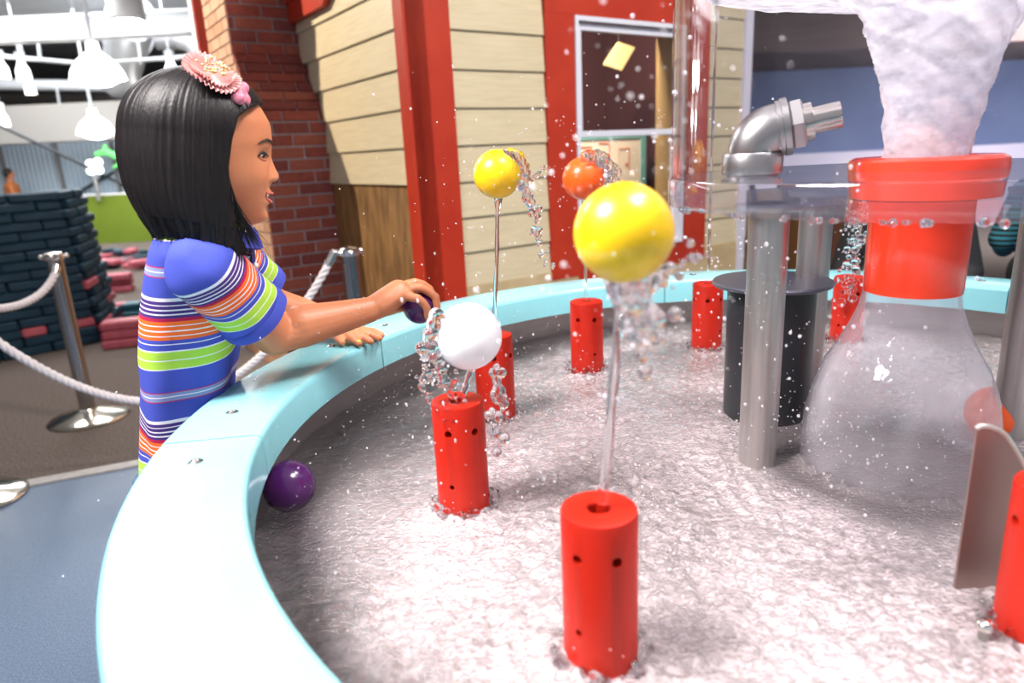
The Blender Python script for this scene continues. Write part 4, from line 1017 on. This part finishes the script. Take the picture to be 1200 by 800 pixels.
# striped fabric: the stripe coordinate is stored on the mesh, one repeat = 1
def stripe_mat():
    M = bpy.data.materials.new('striped_jersey'); M.use_nodes = True; nt = M.node_tree; b = nt.nodes['Principled BSDF']
    at = nt.nodes.new('ShaderNodeAttribute'); at.attribute_name = 'stripe'
    fr = nt.nodes.new('ShaderNodeMath'); fr.operation = 'FRACT'; rp = nt.nodes.new('ShaderNodeValToRGB'); rp.color_ramp.interpolation = 'CONSTANT'
    BL = (.055, .075, .40); WH = (.72, .68, .74); PU = (.060, .028, .17); CR = (.42, .012, .06); OR = (.80, .13, .020); GR = (.36, .58, .06); GY = (.20, .24, .45)
    st = [(0, WH), (.026, PU), (.053, WH), (.062, PU), (.089, WH), (.098, PU), (.125, WH), (.134, PU), (.160, CR), (.185, OR), (.215, WH), (.226, OR), (.256, WH), (.267, OR), (.297, WH), (.308, OR),
          (.335, BL), (.366, WH), (.375, BL), (.42, WH), (.43, GR), (.498, WH), (.507, GR), (.572, WH), (.580, BL), (.762, CR), (.773, GY), (.800, WH), (.808, GY), (.836, CR), (.847, BL)]
    el = rp.color_ramp.elements
    while len(el) > 1: el.remove(el[-1])
    el[0].position = 0; el[0].color = (*st[0][1], 1)
    for p_, c_ in st[1:]:
        e = el.new(p_); e.color = (*c_, 1)
    nt.links.new(at.outputs['Fac'], fr.inputs[0]); nt.links.new(fr.outputs[0], rp.inputs[0]); nt.links.new(rp.outputs[0], b.inputs['Base Color'])
    b.inputs['Roughness'].default_value = .85; b.inputs['Specular IOR Level'].default_value = .2
    tc = nt.nodes.new('ShaderNodeTexCoord'); n = nt.nodes.new('ShaderNodeTexNoise'); n.inputs['Scale'].default_value = 350; bp = nt.nodes.new('ShaderNodeBump'); bp.inputs['Strength'].default_value = .25; bp.inputs['Distance'].default_value = .002
    nt.links.new(tc.outputs['Object'], n.inputs[0]); nt.links.new(n.outputs[0], bp.inputs['Height']); nt.links.new(bp.outputs[0], b.inputs['Normal'])
    return M
stripe = stripe_mat()
blue_f = mat('blue_jersey', (.055, .075, .40), .85, spec=.2)
def set_attr(me, vals):
    a = me.attributes.new('stripe', 'FLOAT', 'POINT'); a.data.foreach_set('value', np.asarray(vals, np.float32))
# torso of the shirt, with soft folds
V, F = torso_mesh(.007, .60); V = np.array(V)
ang = np.tile(np.linspace(0, 2 * PI, 96, endpoint=False), 70); zt = V[:, 2]
fold = .004 * np.sin(ang * 5 + zt * 14) * np.clip((1.02 - zt) / .15, 0, 1) + .005 * vnoise(np.stack([np.cos(ang) * 2.5, np.sin(ang) * 2.5, zt * 9], -1)) * np.clip((1.1 - zt) / .1, 0, 1)
cen = np.stack([np.interp(zt, [t[0] for t in TORSO], [t[1][0] for t in TORSO]), np.interp(zt, [t[0] for t in TORSO], [t[1][1] for t in TORSO]), zt], -1)
d_ = V - cen; V = V + d_ / (np.linalg.norm(d_, axis=1)[:, None] + 1e-9) * fold[:, None]
V[:, 2] += .004 * np.sin(ang * 3 + 1) * np.clip((.75 - zt) / .07, 0, 1)
smb = MB(); smb.add(V, F[:-2]); sme = mesh_from('shirt', smb, fix=True); smooth_by_angle(sme, 180)
PER = .222; Z0 = 1.022
set_attr(sme, 1 + (Z0 - zt) / PER - .0 + .02 * np.sin(ang))
shirt = part('shirt', sme, stripe, girl)
# sleeves
def sleeve(S, E, L, side, r0, r1, off):
    S = np.array(S); ax_ = (np.array(E) - S); ax_ /= np.linalg.norm(ax_); n = 48; m_ = 26; V = []; at = []
    u = np.cross(ax_, np.array([0, 0, 1.])); u /= np.linalg.norm(u); v = np.cross(u, ax_)
    for i in range(m_):
        t = i / (m_ - 1); d = -.046 + (L + .046) * t
        rad = r0 * math.sin(min(1, max(.12, (t + .06) / .34)) * PI / 2) if t < .3 else r0 + (r1 - r0) * (t - .3) / .7
        if t > .96: rad += .001
        for j in range(n):
            a = 2 * PI * j / n
            w_ = rad * (1 + .035 * math.sin(3 * a + t * 6) * t + .02 * math.sin(5 * a - t * 9))
            V.append(S + ax_ * (d + .010 * math.cos(a - 1.2) * t) + (u * math.cos(a) + v * math.sin(a)) * w_); at.append(max(1.86, off + d / PER * 1.12))
    F = [(i * n + j, i * n + (j + 1) % n, (i + 1) * n + (j + 1) % n, (i + 1) * n + j) for i in range(m_ - 1) for j in range(n)]
    F.append(tuple(range(n))[::-1])
    mb = MB(); mb.add(V, F); me = mesh_from('sleeve', mb, fix=True); smooth_by_angle(me, 120); set_attr(me, at)
    s = part('sleeve', me, stripe, shirt)
    e0 = S + ax_ * (L - .020); e1 = S + ax_ * (L + .002)
    part('cuff', MB().tube([e0, e0 + ax_ * .002, e1, e1 - ax_ * .001], [r1 * 1.0, r1 * 1.055, r1 * 1.07, r1 * .98], 48, cap=False), blue_f, s, smooth=60)
    return s
sleeve(S_R, E_R, .150, -1, .060, .0605, 1.97)
sleeve(S_L, E_L, .150, 1, .066, .062, 1.96)
# collar, placket, buttons
cm = MB(); n = 60; V = []
for i in range(n):
    a = 2 * PI * i / n; c, s = math.cos(a), math.sin(a)
    op = 1 if c < .93 else .0
    for (rg_, dz) in ((.051, .034), (.060, .030), (.074, .004), (.080, -.006 - .018 * max(0, c)), (.076, -.008 - .018 * max(0, c)), (.057, .014)):
        V.append(NB + FD * rg_ * c * 1.02 + SD * rg_ * s * 1.05 + np.array([.004, 0, dz - .014 * c]))
F = [(i * 6 + k_, ((i + 1) % n) * 6 + k_, ((i + 1) % n) * 6 + (k_ + 1) % 6, i * 6 + (k_ + 1) % 6) for i in range(n) for k_ in range(6)]
cm.add(V, F); part('collar', cm, blue_f, shirt, smooth=60)
def torso_pt(z, t, grow):
    zz = [q[0] for q in TORSO]
    cx = np.interp(z, zz, [q[1][0] for q in TORSO]); cy = np.interp(z, zz, [q[1][1] for q in TORSO]); a = np.interp(z, zz, [q[2] for q in TORSO]) + grow; b = np.interp(z, zz, [q[3] for q in TORSO]) + grow
    c, s = math.cos(t), math.sin(t); k = (abs(c) ** 2.3 + abs(s) ** 2.3) ** (-1 / 2.3)
    return np.array([cx, cy, z]) + FD * a * c * k + SD * b * s * k
pm = MB(); zs3 = np.linspace(1.0, 1.125, 14)
pm.add([torso_pt(z, t, .012) for z in zs3 for t in (-.22, -.1, .02)], [(i * 3 + j, i * 3 + j + 1, i * 3 + 4 + j, i * 3 + 3 + j) for i in range(13) for j in range(2)])
part('placket', pm, blue_f, shirt, smooth=60)
for z in (1.085, 1.045, 1.115):
    p_ = torso_pt(z, -.10, .014); part('button', MB().ball(p_, (.006, .006, .006), 12, 8), mat('pearl_button', (.80, .80, .78), .25), shirt, smooth=True)
# face parts
def fs_(y, z, out=0.):
    """face surface point at given y,z (front side)"""
    ph = np.linspace(-1.45, 1.45, 400); S = head_surf(ph, np.full(400, z)); i = np.abs(S[:, 1] - y).argmin(); p = S[i].copy()
    n = np.array([.9, y * 9, 0]); n /= np.linalg.norm(n); return p + n * out
eye_w = mat('eye_white', (.75, .72, .70), .2); eye_d = mat('eye_dark', (.012, .007, .005), .12); lash = mat('lash_black', (.008, .006, .006), .6)
for sd in (-1, 1):
    c = fs_(sd * .0335, .002, -.0048); 
    ey = part('eye', MB().ball(HW(c), (.0085, .0115, .0046), 18, 12), eye_w, girl, smooth=True)
    c2 = fs_(sd * .0310, .002, -.0010); part('iris', MB().ball(HW(c2), (.0060, .0078, .0043), 14, 10), eye_d, ey, smooth=True)
    part('eyelash', MB().tube([HW(fs_(sd * y, z, .0015)) for y, z in ((.019, .0015), (.026, .0052), (.034, .0062), (.042, .0046), (.049, .0))], [.0008, .0018, .0022, .0022, .0010], 8), lash, ey, smooth=True)
    part('lower_lid', MB().tube([HW(fs_(sd * y, z, .0008)) for y, z in ((.021, -.002), (.030, -.0045), (.039, -.0038), (.047, .0)) ], [.0008, .0014, .0014, .0008], 8), mat('lid_skin', (.44, .15, .07), .5), ey, smooth=True)
    part('eyebrow', MB().tube([HW(fs_(sd * y, z, .0008)) for y, z in ((.014, .020), (.024, .0245), (.036, .0255), (.047, .0215), (.053, .0175))], [.0012, .0024, .0024, .0017, .0006], 8), mat('brow_brown', (.035, .018, .012), .8), girl, smooth=True)
    part('nostril', MB().ball(HW(fs_(sd * .0065, -.0365, .0002)), (.0028, .0028, .0018), 10, 6), mat('nostril_dark', (.12, .03, .02), .7), girl, smooth=True)
lip = mat('lip_rose', (.55, .13, .10), .35); lipl = mat('lip_rose')
part('upper_lip', MB().tube([HW(fs_(y, -.0535 + 2.5 * y * y, .0004)) for y in np.linspace(-.026, .026, 17)], [.0008 + .0014 * math.cos(i / 16 * PI - PI / 2) for i in range(17)], 10), lip, girl, smooth=True)
part('lower_lip', MB().tube([HW(fs_(y, -.0668 + 21 * y * y, .0004)) for y in np.linspace(-.025, .025, 17)], [.0008 + .0019 * math.cos(i / 16 * PI - PI / 2) for i in range(17)], 10), lip, girl, smooth=True)
part('teeth', MB().tube([HW(fs_(y, -.0600 + 11 * y * y, -.0012)) for y in np.linspace(-.020, .020, 13)], [.0034] * 13, 10), mat('teeth_white', (.85, .82, .76), .25), girl, smooth=True)
# fingernails
for p_, m_ in ((HL(.112, -.0125, -.0245), mat('nail_pink', (.70, .33, .26), .3)), (HL(.108, .0145, -.0255), mat('nail_pink')), (HL(.093, .0345, -.026), mat('nail_lime', (.55, .70, .05), .3))):
    part('fingernail', MB().ball(p_, (.0055, .005, .0028), 10, 6), m_, girl, smooth=True)
# hair: bob with side curtain
HHZ = np.array([.03, .0, -.02, -.06, -.09, -.118, -.150])[::-1]
HHF = np.array([.090, .088, .087, .085, .084, .082, .076])[::-1]
HHB = np.array([.122, .124, .124, .117, .104, .086, .066])[::-1]
HHW = np.array([.095, .097, .098, .098, .096, .090, .076])[::-1]
_hh = [smooth_tab(HHZ, a, .012) for a in (HHF, HHB, HHW)]
def hair_r(i, z):
    t = np.clip((z - .02) / (.1205 - .02), 0, 1); top = (1 - t ** 2.15) ** (1 / 2.0)
    return np.interp(np.minimum(z, .02), *_hh[i]) * top
def hair_surf(ph, z):
    c, s = np.cos(ph), np.sin(ph); n_ = 2.15; k = (np.abs(c) ** n_ + np.abs(s) ** n_) ** (-1 / n_)
    fr_ = np.where(z > .03, np.minimum(hair_r(0, z), tabv(0, np.clip(z, -.1, .1045)) + .0055 + np.maximum(0, z - .075) * 1.3), hair_r(0, z))
    x = np.where(c > 0, fr_, hair_r(1, z)) * c * k; y = hair_r(2, z) * s * k
    return x, y
def open_ang(z): return np.interp(z, [-.13, -.115, -.09, -.06, -.02, .02, .05, .064, .073, .080], [.62, .80, 1.0, 1.10, 1.14, 1.10, 1.0, .78, .42, .0])
nz, nph = 150, 420
zz = np.concatenate([np.linspace(-.128, .085, 110), .085 + .0354 * np.sin(np.linspace(0, PI / 2, 46))[1:]]); nz = len(zz)
ph = np.linspace(-PI, PI, nph, endpoint=False); PH, ZZ = np.meshgrid(ph, zz)
hx, hy = hair_surf(PH, ZZ)
inner = head_surf(PH, np.clip(ZZ, -.1095, .1045)); ix, iy = inner[..., 0] * .80, inner[..., 1] * .80
low = np.clip((-.075 - ZZ) / .02, 0, 1); ix = ix * (1 - low) + (.028 * np.cos(PH) - .025) * low; iy = iy * (1 - low) + .03 * np.sin(PH) * low
oa = open_ang(ZZ); f_ = np.clip((np.abs(PH) - oa) / .10, 0, 1); f_ = f_ * f_ * (3 - 2 * f_)
groove = vnoise(np.stack([PH * 26 + vnoise(np.stack([PH * 4, ZZ * 14, ZZ * 0], -1)) * 1.2, ZZ * 8, PH * 0], -1)) * .0007 + vnoise(np.stack([PH * 90, ZZ * 6, PH * 0 + 5], -1)) * .0006
g_ = 1 + groove / .09
X_ = ix * (1 - f_) + hx * g_ * f_; Y_ = iy * (1 - f_) + hy * g_ * f_
Zj = ZZ + np.where(ZZ < -.1, vnoise(np.stack([PH * 18, PH * 0, PH * 0 + 7], -1)) * .006, 0) - .016 * np.clip((-.06 - ZZ) / .06, 0, 1) * np.clip(np.cos(PH) + .35, 0, 1)
HV = HW(np.stack([X_, Y_, Zj], -1)).reshape(-1, 3)
F = [(i * nph + j, i * nph + (j + 1) % nph, (i + 1) * nph + (j + 1) % nph, (i + 1) * nph + j) for i in range(nz - 1) for j in range(nph)]
F += [tuple(range(nph))[::-1], tuple((nz - 1) * nph + j for j in range(nph))]
hair_m = mat('black_hair', (.006, .005, .006), .40, col2=(.012, .009, .009), nscale=120, bump=.12, bscale=160, stretch=(3, 3, .12), spec=.28)
hmb = MB(); hmb.add(HV, F); hair = part('hair', hmb, hair_m, girl, smooth=True)
# loose strands at the ends and along the front curtain
st = MB(); rg = np.random.default_rng(11)
for i in range(200):
    p0 = rg.uniform(-PI, PI); z0 = rg.uniform(-.11, -.05); a0 = float(open_ang(np.array(z0)))
    if abs(p0) < a0 + .05: p0 = math.copysign(a0 + rg.uniform(.03, .25), p0)
    z1 = -.128 - rg.uniform(-.01, .016) - (.016 if abs(p0) < 1.5 else 0); P = []; n = 9
    for k in range(n):
        t = k / (n - 1); z = z0 + (z1 - z0) * t; x, y = hair_surf(np.array(p0 + rg.normal(0, .004)), np.array(max(z, -.128)))
        s_ = .985 + .020 * t; P.append(HW((float(x) * s_, float(y) * s_, z)))
    st.tube(P, [.0004, .0006, .0006, .0006, .0006, .0006, .0005, .0004, .0002], 4)
# front lock drifting past the chin
for i in range(46):
    y0 = -rg.uniform(.062, .092); P = []
    e = np.array([rg.uniform(.050, .088), -rg.uniform(.035, .075), -rg.uniform(.125, .155)])
    a_ = np.array([rg.uniform(.012, .026), -.080, -.01]); b_ = np.array([.034, -.094, -.075]); 
    for k in range(9):
        t = k / 8; P.append(HW((1 - t) ** 2 * a_ + 2 * t * (1 - t) * b_ + t * t * e))
    st.tube(P, [.0008, .0009, .0009, .0009, .0008, .0007, .0006, .0005, .0002], 4)
part('strands', st, hair_m, hair, smooth=True, kind='stuff')
# pink rosette hair clip
pinkr = mat('pink_ribbon', (.80, .42, .41), .5, col2=(.86, .52, .50), nscale=30, subs=.1); gold = mat('gold_bead', (.75, .55, .25), .25, .8)
clip = thing('hair_clip', 'pink ruffled rosette hair clip with gold beads on the reaching person\'s hair', 'hair clip', tuple(HW((.01, -.045, .112))))
cc = HW((.004, -.067, .100)); nrm = HW((.10, -.36, .30)) - HW((0, 0, 0)); nrm /= np.linalg.norm(nrm); ta = FD - nrm * (FD @ nrm); ta /= np.linalg.norm(ta); ta = ta * .93 - np.cross(nrm, ta) * .37; ta /= np.linalg.norm(ta); tb = np.cross(nrm, ta)
def ruffle(R, lift, n=240, wav=34, amp=.0030, th=0):
    V = []; F = []; rows = 9
    for i in range(rows):
        t = i / (rows - 1)
        for j in range(n):
            a = 2 * PI * j / n; rr_ = (.0005 + (R - .0005) * t); w_ = amp * t * math.sin(a * wav) + .004 * t * math.sin(a * 3 + 1)
            V.append(cc + ta * rr_ * 1.2 * math.cos(a) + tb * rr_ * math.sin(a) * .85 + nrm * (lift + .008 * t * t + w_))
    for i in range(rows - 1):
        for j in range(n): F.append((i * n + j, i * n + (j + 1) % n, (i + 1) * n + (j + 1) % n, (i + 1) * n + j))
    return V, F
for R, lf in ((.036, .002), (.027, .006)):
    mb = MB(); mb.add(*ruffle(R, lf)); part('ruffle', mb, pinkr, clip, smooth=True, fix=False)
bd = MB()
for i in range(34):
    a, r_ = random.uniform(0, 6.28), .017 * math.sqrt(random.random()); bd.ball(cc + ta * r_ * 1.4 * math.cos(a) + tb * r_ * math.sin(a) + nrm * (.019 + random.uniform(0, .005)), random.uniform(.0018, .0032), 8, 6)
part('beads', bd, gold, clip, smooth=True, kind='stuff')
q0 = cc + ta * .041 - nrm * .002
part('ribbon_knot', remesh(MB().ball(q0, (.012, .009, .011)).ball(q0 + ta * .006 - tb * .012, (.012, .008, .010)).ball(q0 + ta * .004 + tb * .012, (.011, .008, .010)).ball(q0 + ta * .014 - nrm * .008, (.009, .008, .011)), .002, 2, name='knot'), mat('deep_pink_ribbon', (.70, .22, .30), .45), clip)
ball('purple_ball', BP, BR, purple, 'small dark purple ball gripped in the reaching person\'s fingers', (.2, .4, 0))

# ------------------------------------------------------------------ background at the right, seen through and under the tank
struct('wall_right', MB().box((7.5, 9.4, 1.9), (11, .12, 3.8)), mat('blue_wall', (.10, .13, .25), .7, col2=(.13, .17, .30), nscale=1.2))
struct('baseboard_right', MB().box((7.5, 9.30, .52), (11, .10, 1.04)), mat('lavender_wainscot', (.62, .58, .68), .6))
struct('trim_4', MB().box((7.5, 8.3, 2.42), (11, 1.9, .7)), mat('brown_soffit', (.12, .075, .065), .7))
wood = mat('brown_wood', (.16, .06, .02), .5, col2=(.22, .09, .035), nscale=10, stretch=(1, 1, .15))
cab = thing('wooden_cabinet', 'brown wooden cabinet behind the back rim between post and red pipe', 'cabinet', (2.05, 4.6, 0))
part('carcass', MB().box((2.06, 4.6, .45), (.34, .4, .9)), wood, cab, bevel=.008)
part('top', MB().box((2.06, 4.6, .915), (.38, .44, .03)), wood, cab, bevel=.004)
part('door', MB().box((2.06, 4.39, .45), (.28, .02, .8)), mat('dark_wood', (.09, .03, .012), .5), cab, bevel=.004)
part('knob', MB().ball((1.95, 4.37, .62), .015, 10, 8), chrome_b, cab, smooth=True)
# easel-like yellow board with dark leg
ea = thing('notice_board', 'tan board with dark leaning leg behind the back rim', 'board', (1.72, 4.6, 0))
part('sheet', MB().box((1.78, 4.75, .45), (.26, .03, .9)), mat('tan_panel', (.60, .42, .18), .6), ea)
part('leg', MB().tube([(1.62, 4.6, .95), (1.82, 4.5, 0)], .02, 8), mat('dark_steel'), ea)
# person in black, sitting low behind the rim
def simple_person(origin, face, label, torso_m, head_hide=None, sc_=1.0, hair_c=(.02, .015, .012), seated=True, shirt_stripe=False, arm_pose=0):
    o = thing('person', label, 'person', origin); O = np.array(origin, float); f = np.array([math.cos(face), math.sin(face), 0]); l = np.array([-f[1], f[0], 0]); u = np.array([0, 0, 1.])
    P = lambda a, b, c: O + (f * a + l * b + u * c) * sc_
    base = .0 if not seated else -.30
    b = MB()
    b.ball(P(.01, 0, 1.48 + base), (.085 * sc_, .085 * sc_, .115 * sc_), 20, 14); b.capsule([P(0, 0, 1.40 + base), P(-.01, 0, 1.28 + base)], [.05 * sc_, .055 * sc_])
    b.ball(P(.095, 0, 1.465 + base), .016 * sc_, 10, 8)
    for sd in (-1, 1): b.ball(P(0, sd * .085, 1.47 + base), (.012 * sc_, .012 * sc_, .025 * sc_), 8, 6)
    b.capsule([P(-.01, 0, 1.22 + base), P(-.01, 0, 1.0 + base), P(0, 0, .85 + base)], [.12 * sc_, .125 * sc_, .13 * sc_])
    hands = []
    for sd in (-1, 1):
        b.capsule([P(-.01, sd * .17, 1.24 + base), P(.03, sd * .22, 1.0 + base), P(.22, sd * .15, .92 + base)], [.05 * sc_, .042 * sc_, .03 * sc_])
        b.capsule([P(.22, sd * .15, .92 + base), P(.29, sd * .13, .91 + base)], [.03 * sc_, .024 * sc_])
        for k in range(4): b.capsule([P(.28, sd * .13 + (k - 1.5) * .014, .91 + base), P(.34, sd * .13 + (k - 1.5) * .016, .895 + base)], [.009 * sc_, .007 * sc_], 8)
        b.capsule([P(.24, sd * .11, .91 + base), P(.28, sd * .085, .90 + base)], [.011 * sc_, .008 * sc_], 8)
        hip = P(0, sd * .09, .85 + base)
        if seated: b.capsule([hip, P(.40, sd * .11, .55), P(.38, sd * .11, .07)], [.08 * sc_, .06 * sc_, .04 * sc_]); b.capsule([P(.36, sd * .11, .04), P(.50, sd * .11, .035)], [.04 * sc_, .035 * sc_])
        else: b.capsule([hip, P(.01, sd * .09, .48), P(0, sd * .09, .07)], [.08 * sc_, .06 * sc_, .04 * sc_]); b.capsule([P(-.02, sd * .09, .04), P(.13, sd * .09, .035)], [.04 * sc_, .035 * sc_])
    part('body', remesh(b, .008, 3, name='body'), skin, o)
    t = MB(); t.capsule([P(-.01, 0, 1.19 + base), P(-.01, 0, 1.0 + base), P(0, 0, .80 + base)], [.15 * sc_, .155 * sc_, .16 * sc_], 20)
    for sd in (-1, 1): t.capsule([P(-.01, sd * .15, 1.23 + base), P(.03, sd * .22, 1.0 + base), P(.19, sd * .16, .93 + base)], [.075 * sc_, .062 * sc_, .048 * sc_], 14)
    part('top', remesh(t, .010, 4, name='top'), torso_m, o)
    lg = MB()
    for sd in (-1, 1):
        hip = P(0, sd * .09, .85 + base)
        pts = [hip, P(.40, sd * .11, .55), P(.38, sd * .11, .12)] if seated else [hip, P(.01, sd * .09, .48), P(0, sd * .09, .10)]
        lg.capsule(pts, [.10 * sc_, .075 * sc_, .06 * sc_], 14)
    part('trousers', remesh(lg, .010, 3, name='trousers'), mat('dark_trousers', (.02, .02, .025), .8), o)
    hr = MB().ball(P(-.015, 0, 1.505 + base), (.098 * sc_, .098 * sc_, .105 * sc_), 20, 14)
    part('hair', remesh(hr, .006, 2, name='hair'), mat('hair_dark', hair_c, .5), o)
    return o, P
blk = mat('black_cloth', (.012, .012, .014), .8)
p1, PP = simple_person((1.62, 2.78, 0), math.radians(-120), 'person in black sitting low behind the back rim beside the red drain pipe', blk, sc_=.98)
jk = mat('grey_brown_cloth', (.07, .055, .05), .8)
def strip_(pts, r): return MB().tube(pts, r, 10)
part('jacket_lapel', strip_([PP(.17, -.02, .98), PP(.19, -.07, .80), PP(.16, -.13, .62)], [.03, .05, .05]), jk, p1, smooth=60)
def striped_mat():
    M = bpy.data.materials.new('teal_stripe_cloth'); M.use_nodes = True; nt = M.node_tree; b = nt.nodes['Principled BSDF']; b.inputs['Roughness'].default_value = .8
    tc = nt.nodes.new('ShaderNodeTexCoord'); sp = nt.nodes.new('ShaderNodeSeparateXYZ'); mu = nt.nodes.new('ShaderNodeMath'); mu.operation = 'MULTIPLY'; mu.inputs[1].default_value = 48
    fr = nt.nodes.new('ShaderNodeMath'); fr.operation = 'FRACT'; rp = nt.nodes.new('ShaderNodeValToRGB'); rp.color_ramp.interpolation = 'CONSTANT'
    rp.color_ramp.elements[0].color = (.012, .013, .016, 1); rp.color_ramp.elements[1].position = .5; rp.color_ramp.elements[1].color = (.03, .22, .27, 1)
    nt.links.new(tc.outputs['Object'], sp.inputs[0]); nt.links.new(sp.outputs['Z'], mu.inputs[0]); nt.links.new(mu.outputs[0], fr.inputs[0]); nt.links.new(fr.outputs[0], rp.inputs[0]); nt.links.new(rp.outputs[0], b.inputs['Base Color'])
    return M
simple_person((2.14, 2.66, 0), math.radians(70), 'person in a teal and black striped top at the right picture edge', striped_mat(), sc_=.80, seated=False)
simple_person((-9.05, 13.05, 0), math.radians(30), 'person in an orange shirt behind the green half wall', mat('orange_cloth', (.42, .13, .035), .8), sc_=.86, seated=False)

# ------------------------------------------------------------------ flying droplets
def drops(cens, label, seed, n, rmin, rmax, stretch=0.):
    rg = np.random.default_rng(seed); bm = bmesh.new(); bmesh.ops.create_icosphere(bm, subdivisions=2, radius=1); T = np.array([v.co[:] for v in bm.verts]); TF = np.array([[v.index for v in f.verts] for f in bm.faces]); bm.free()
    V = []; F = []
    for i in range(n):
        c, s = cens[rg.integers(len(cens))]; p = np.array(c) + rg.normal(0, 1, 3) * np.array(s); r = rmin + (rmax - rmin) * rg.random() ** 3
        if np.hypot(p[0] - TC[0], p[1] - TC[1]) < RI and p[2] < ZW: p[2] = ZW + .01
        sx = np.array([1, 1, 1 + stretch * rg.random()]); F.append(TF + len(T) * len(V)); V.append(T * r * sx + p)
    me = bpy.data.meshes.new('droplets'); me.from_pydata(np.concatenate(V).tolist(), [], np.concatenate(F).tolist()); me.update(); me.polygons.foreach_set('use_smooth', [True] * len(me.polygons))
    o = link('droplets', me, drop_m); tag(o, label, 'droplets', kind='stuff'); return o
drop_m = clear_mat('droplet_water', (.97, .97, .98), 1.33, .04, haze=.40, haze_col=(.95, .93, .97), gain=2.0)  # near-white haze puts sparkle into the drops' colour
drops([(P_y1, (.07, .05, .09)), ((P_y1[0] + .02, P_y1[1] + .02, .98), (.06, .05, .08))], 'droplets flung around the big yellow ball', 21, 130, .0007, .0028)
drops([((.22, .95, 1.28), (.09, .08, .07)), ((.26, 1.1, 1.16), (.09, .12, .08))], 'blurred droplets flying in front of the playhouse window', 22, 90, .0008, .0034)
drops([((.12, .58, 1.29), (.035, .05, .05)), ((.13, .60, 1.22), (.03, .05, .03))], 'large blurred droplets close to the camera left of the tank', 32, 60, .0007, .0022)
drops([(P_y2, (.09, .07, .10)), (P_or, (.10, .08, .10))], 'fine droplets around the far yellow and orange balls', 23, 200, .0008, .0028)
drops([(P_wh, (.07, .06, .08)), ((-.09, 1.0, .86), (.09, .08, .06))], 'droplets scattered around the white ball', 24, 170, .0005, .0021, 1.0)
drops([((.44, 1.05, .86), (.07, .08, .12)), ((.55, 1.0, .78), (.08, .1, .06)), ((.36, .95, 1.0), (.08, .08, .1))], 'droplets splashing around the steel post', 25, 300, .0006, .0026, .6)
drops([((NOZ['F'][0] - .03, NOZ['F'][1] - .06, .88), (.05, .05, .10)), ((NOZ['E'][0], NOZ['E'][1], .85), (.1, .1, .1))], 'droplets around the back nozzles', 26, 200, .0010, .0045)
drops([((.20, 1.15, .72), (.30, .30, .03)), ((.0, 1.35, .74), (.25, .25, .04)), ((.25, .85, .70), (.25, .2, .02))], 'droplets and white glint specks just above the churning water', 27, 2200, .0005, .0022)  # most added as white specks standing in for sparkle on the water
drops([((-.15, 1.5, 1.05), (.25, .25, .14)), ((-.25, 1.3, .95), (.12, .15, .08))], 'sparse droplets in the air by the reaching person\'s arm', 28, 90, .0006, .0018)
# beads of water standing on the rim and forearm
rgd = np.random.default_rng(31); V = MB()
for i in range(420):
    a = rgd.uniform(PI * .55, PI * 1.4); r = rgd.uniform(RI + .008, RO - .012); q_ = rgd.uniform(.0012, .0042)
    V.ball((TC[0] + r * math.cos(a), TC[1] + r * math.sin(a), ZR - q_ * .1), (q_, q_ * rgd.uniform(.7, 1.5), q_ * .35), 8, 5)
rb = link('rim_droplets', mesh_from('rim_droplets', V, True), clear_mat('bead_water', (.98, .98, 1), 1.33, .03, haze=.08)); tag(rb, 'beads of water standing on the turquoise rim', 'droplets', kind='stuff')
V = MB()
for i in range(60):
    t = rgd.random(); p = E_R * (1 - t) + W_R * t; rad = .041 + (.0255 - .041) * t; a = rgd.uniform(-.3, 2.2); q_ = rgd.uniform(.0010, .0022)
    ax_ = (W_R - E_R); ax_ /= np.linalg.norm(ax_); u = np.cross(ax_, (0, 0, 1)); u /= np.linalg.norm(u); v = np.cross(u, ax_)
    V.ball(p + (u * math.cos(a) + v * math.sin(a)) * rad * .995, q_, 8, 5)
ab = link('arm_droplets', mesh_from('arm_droplets', V, True), drop_m); tag(ab, 'beads of water on the reaching person\'s outstretched forearm', 'droplets', kind='stuff')
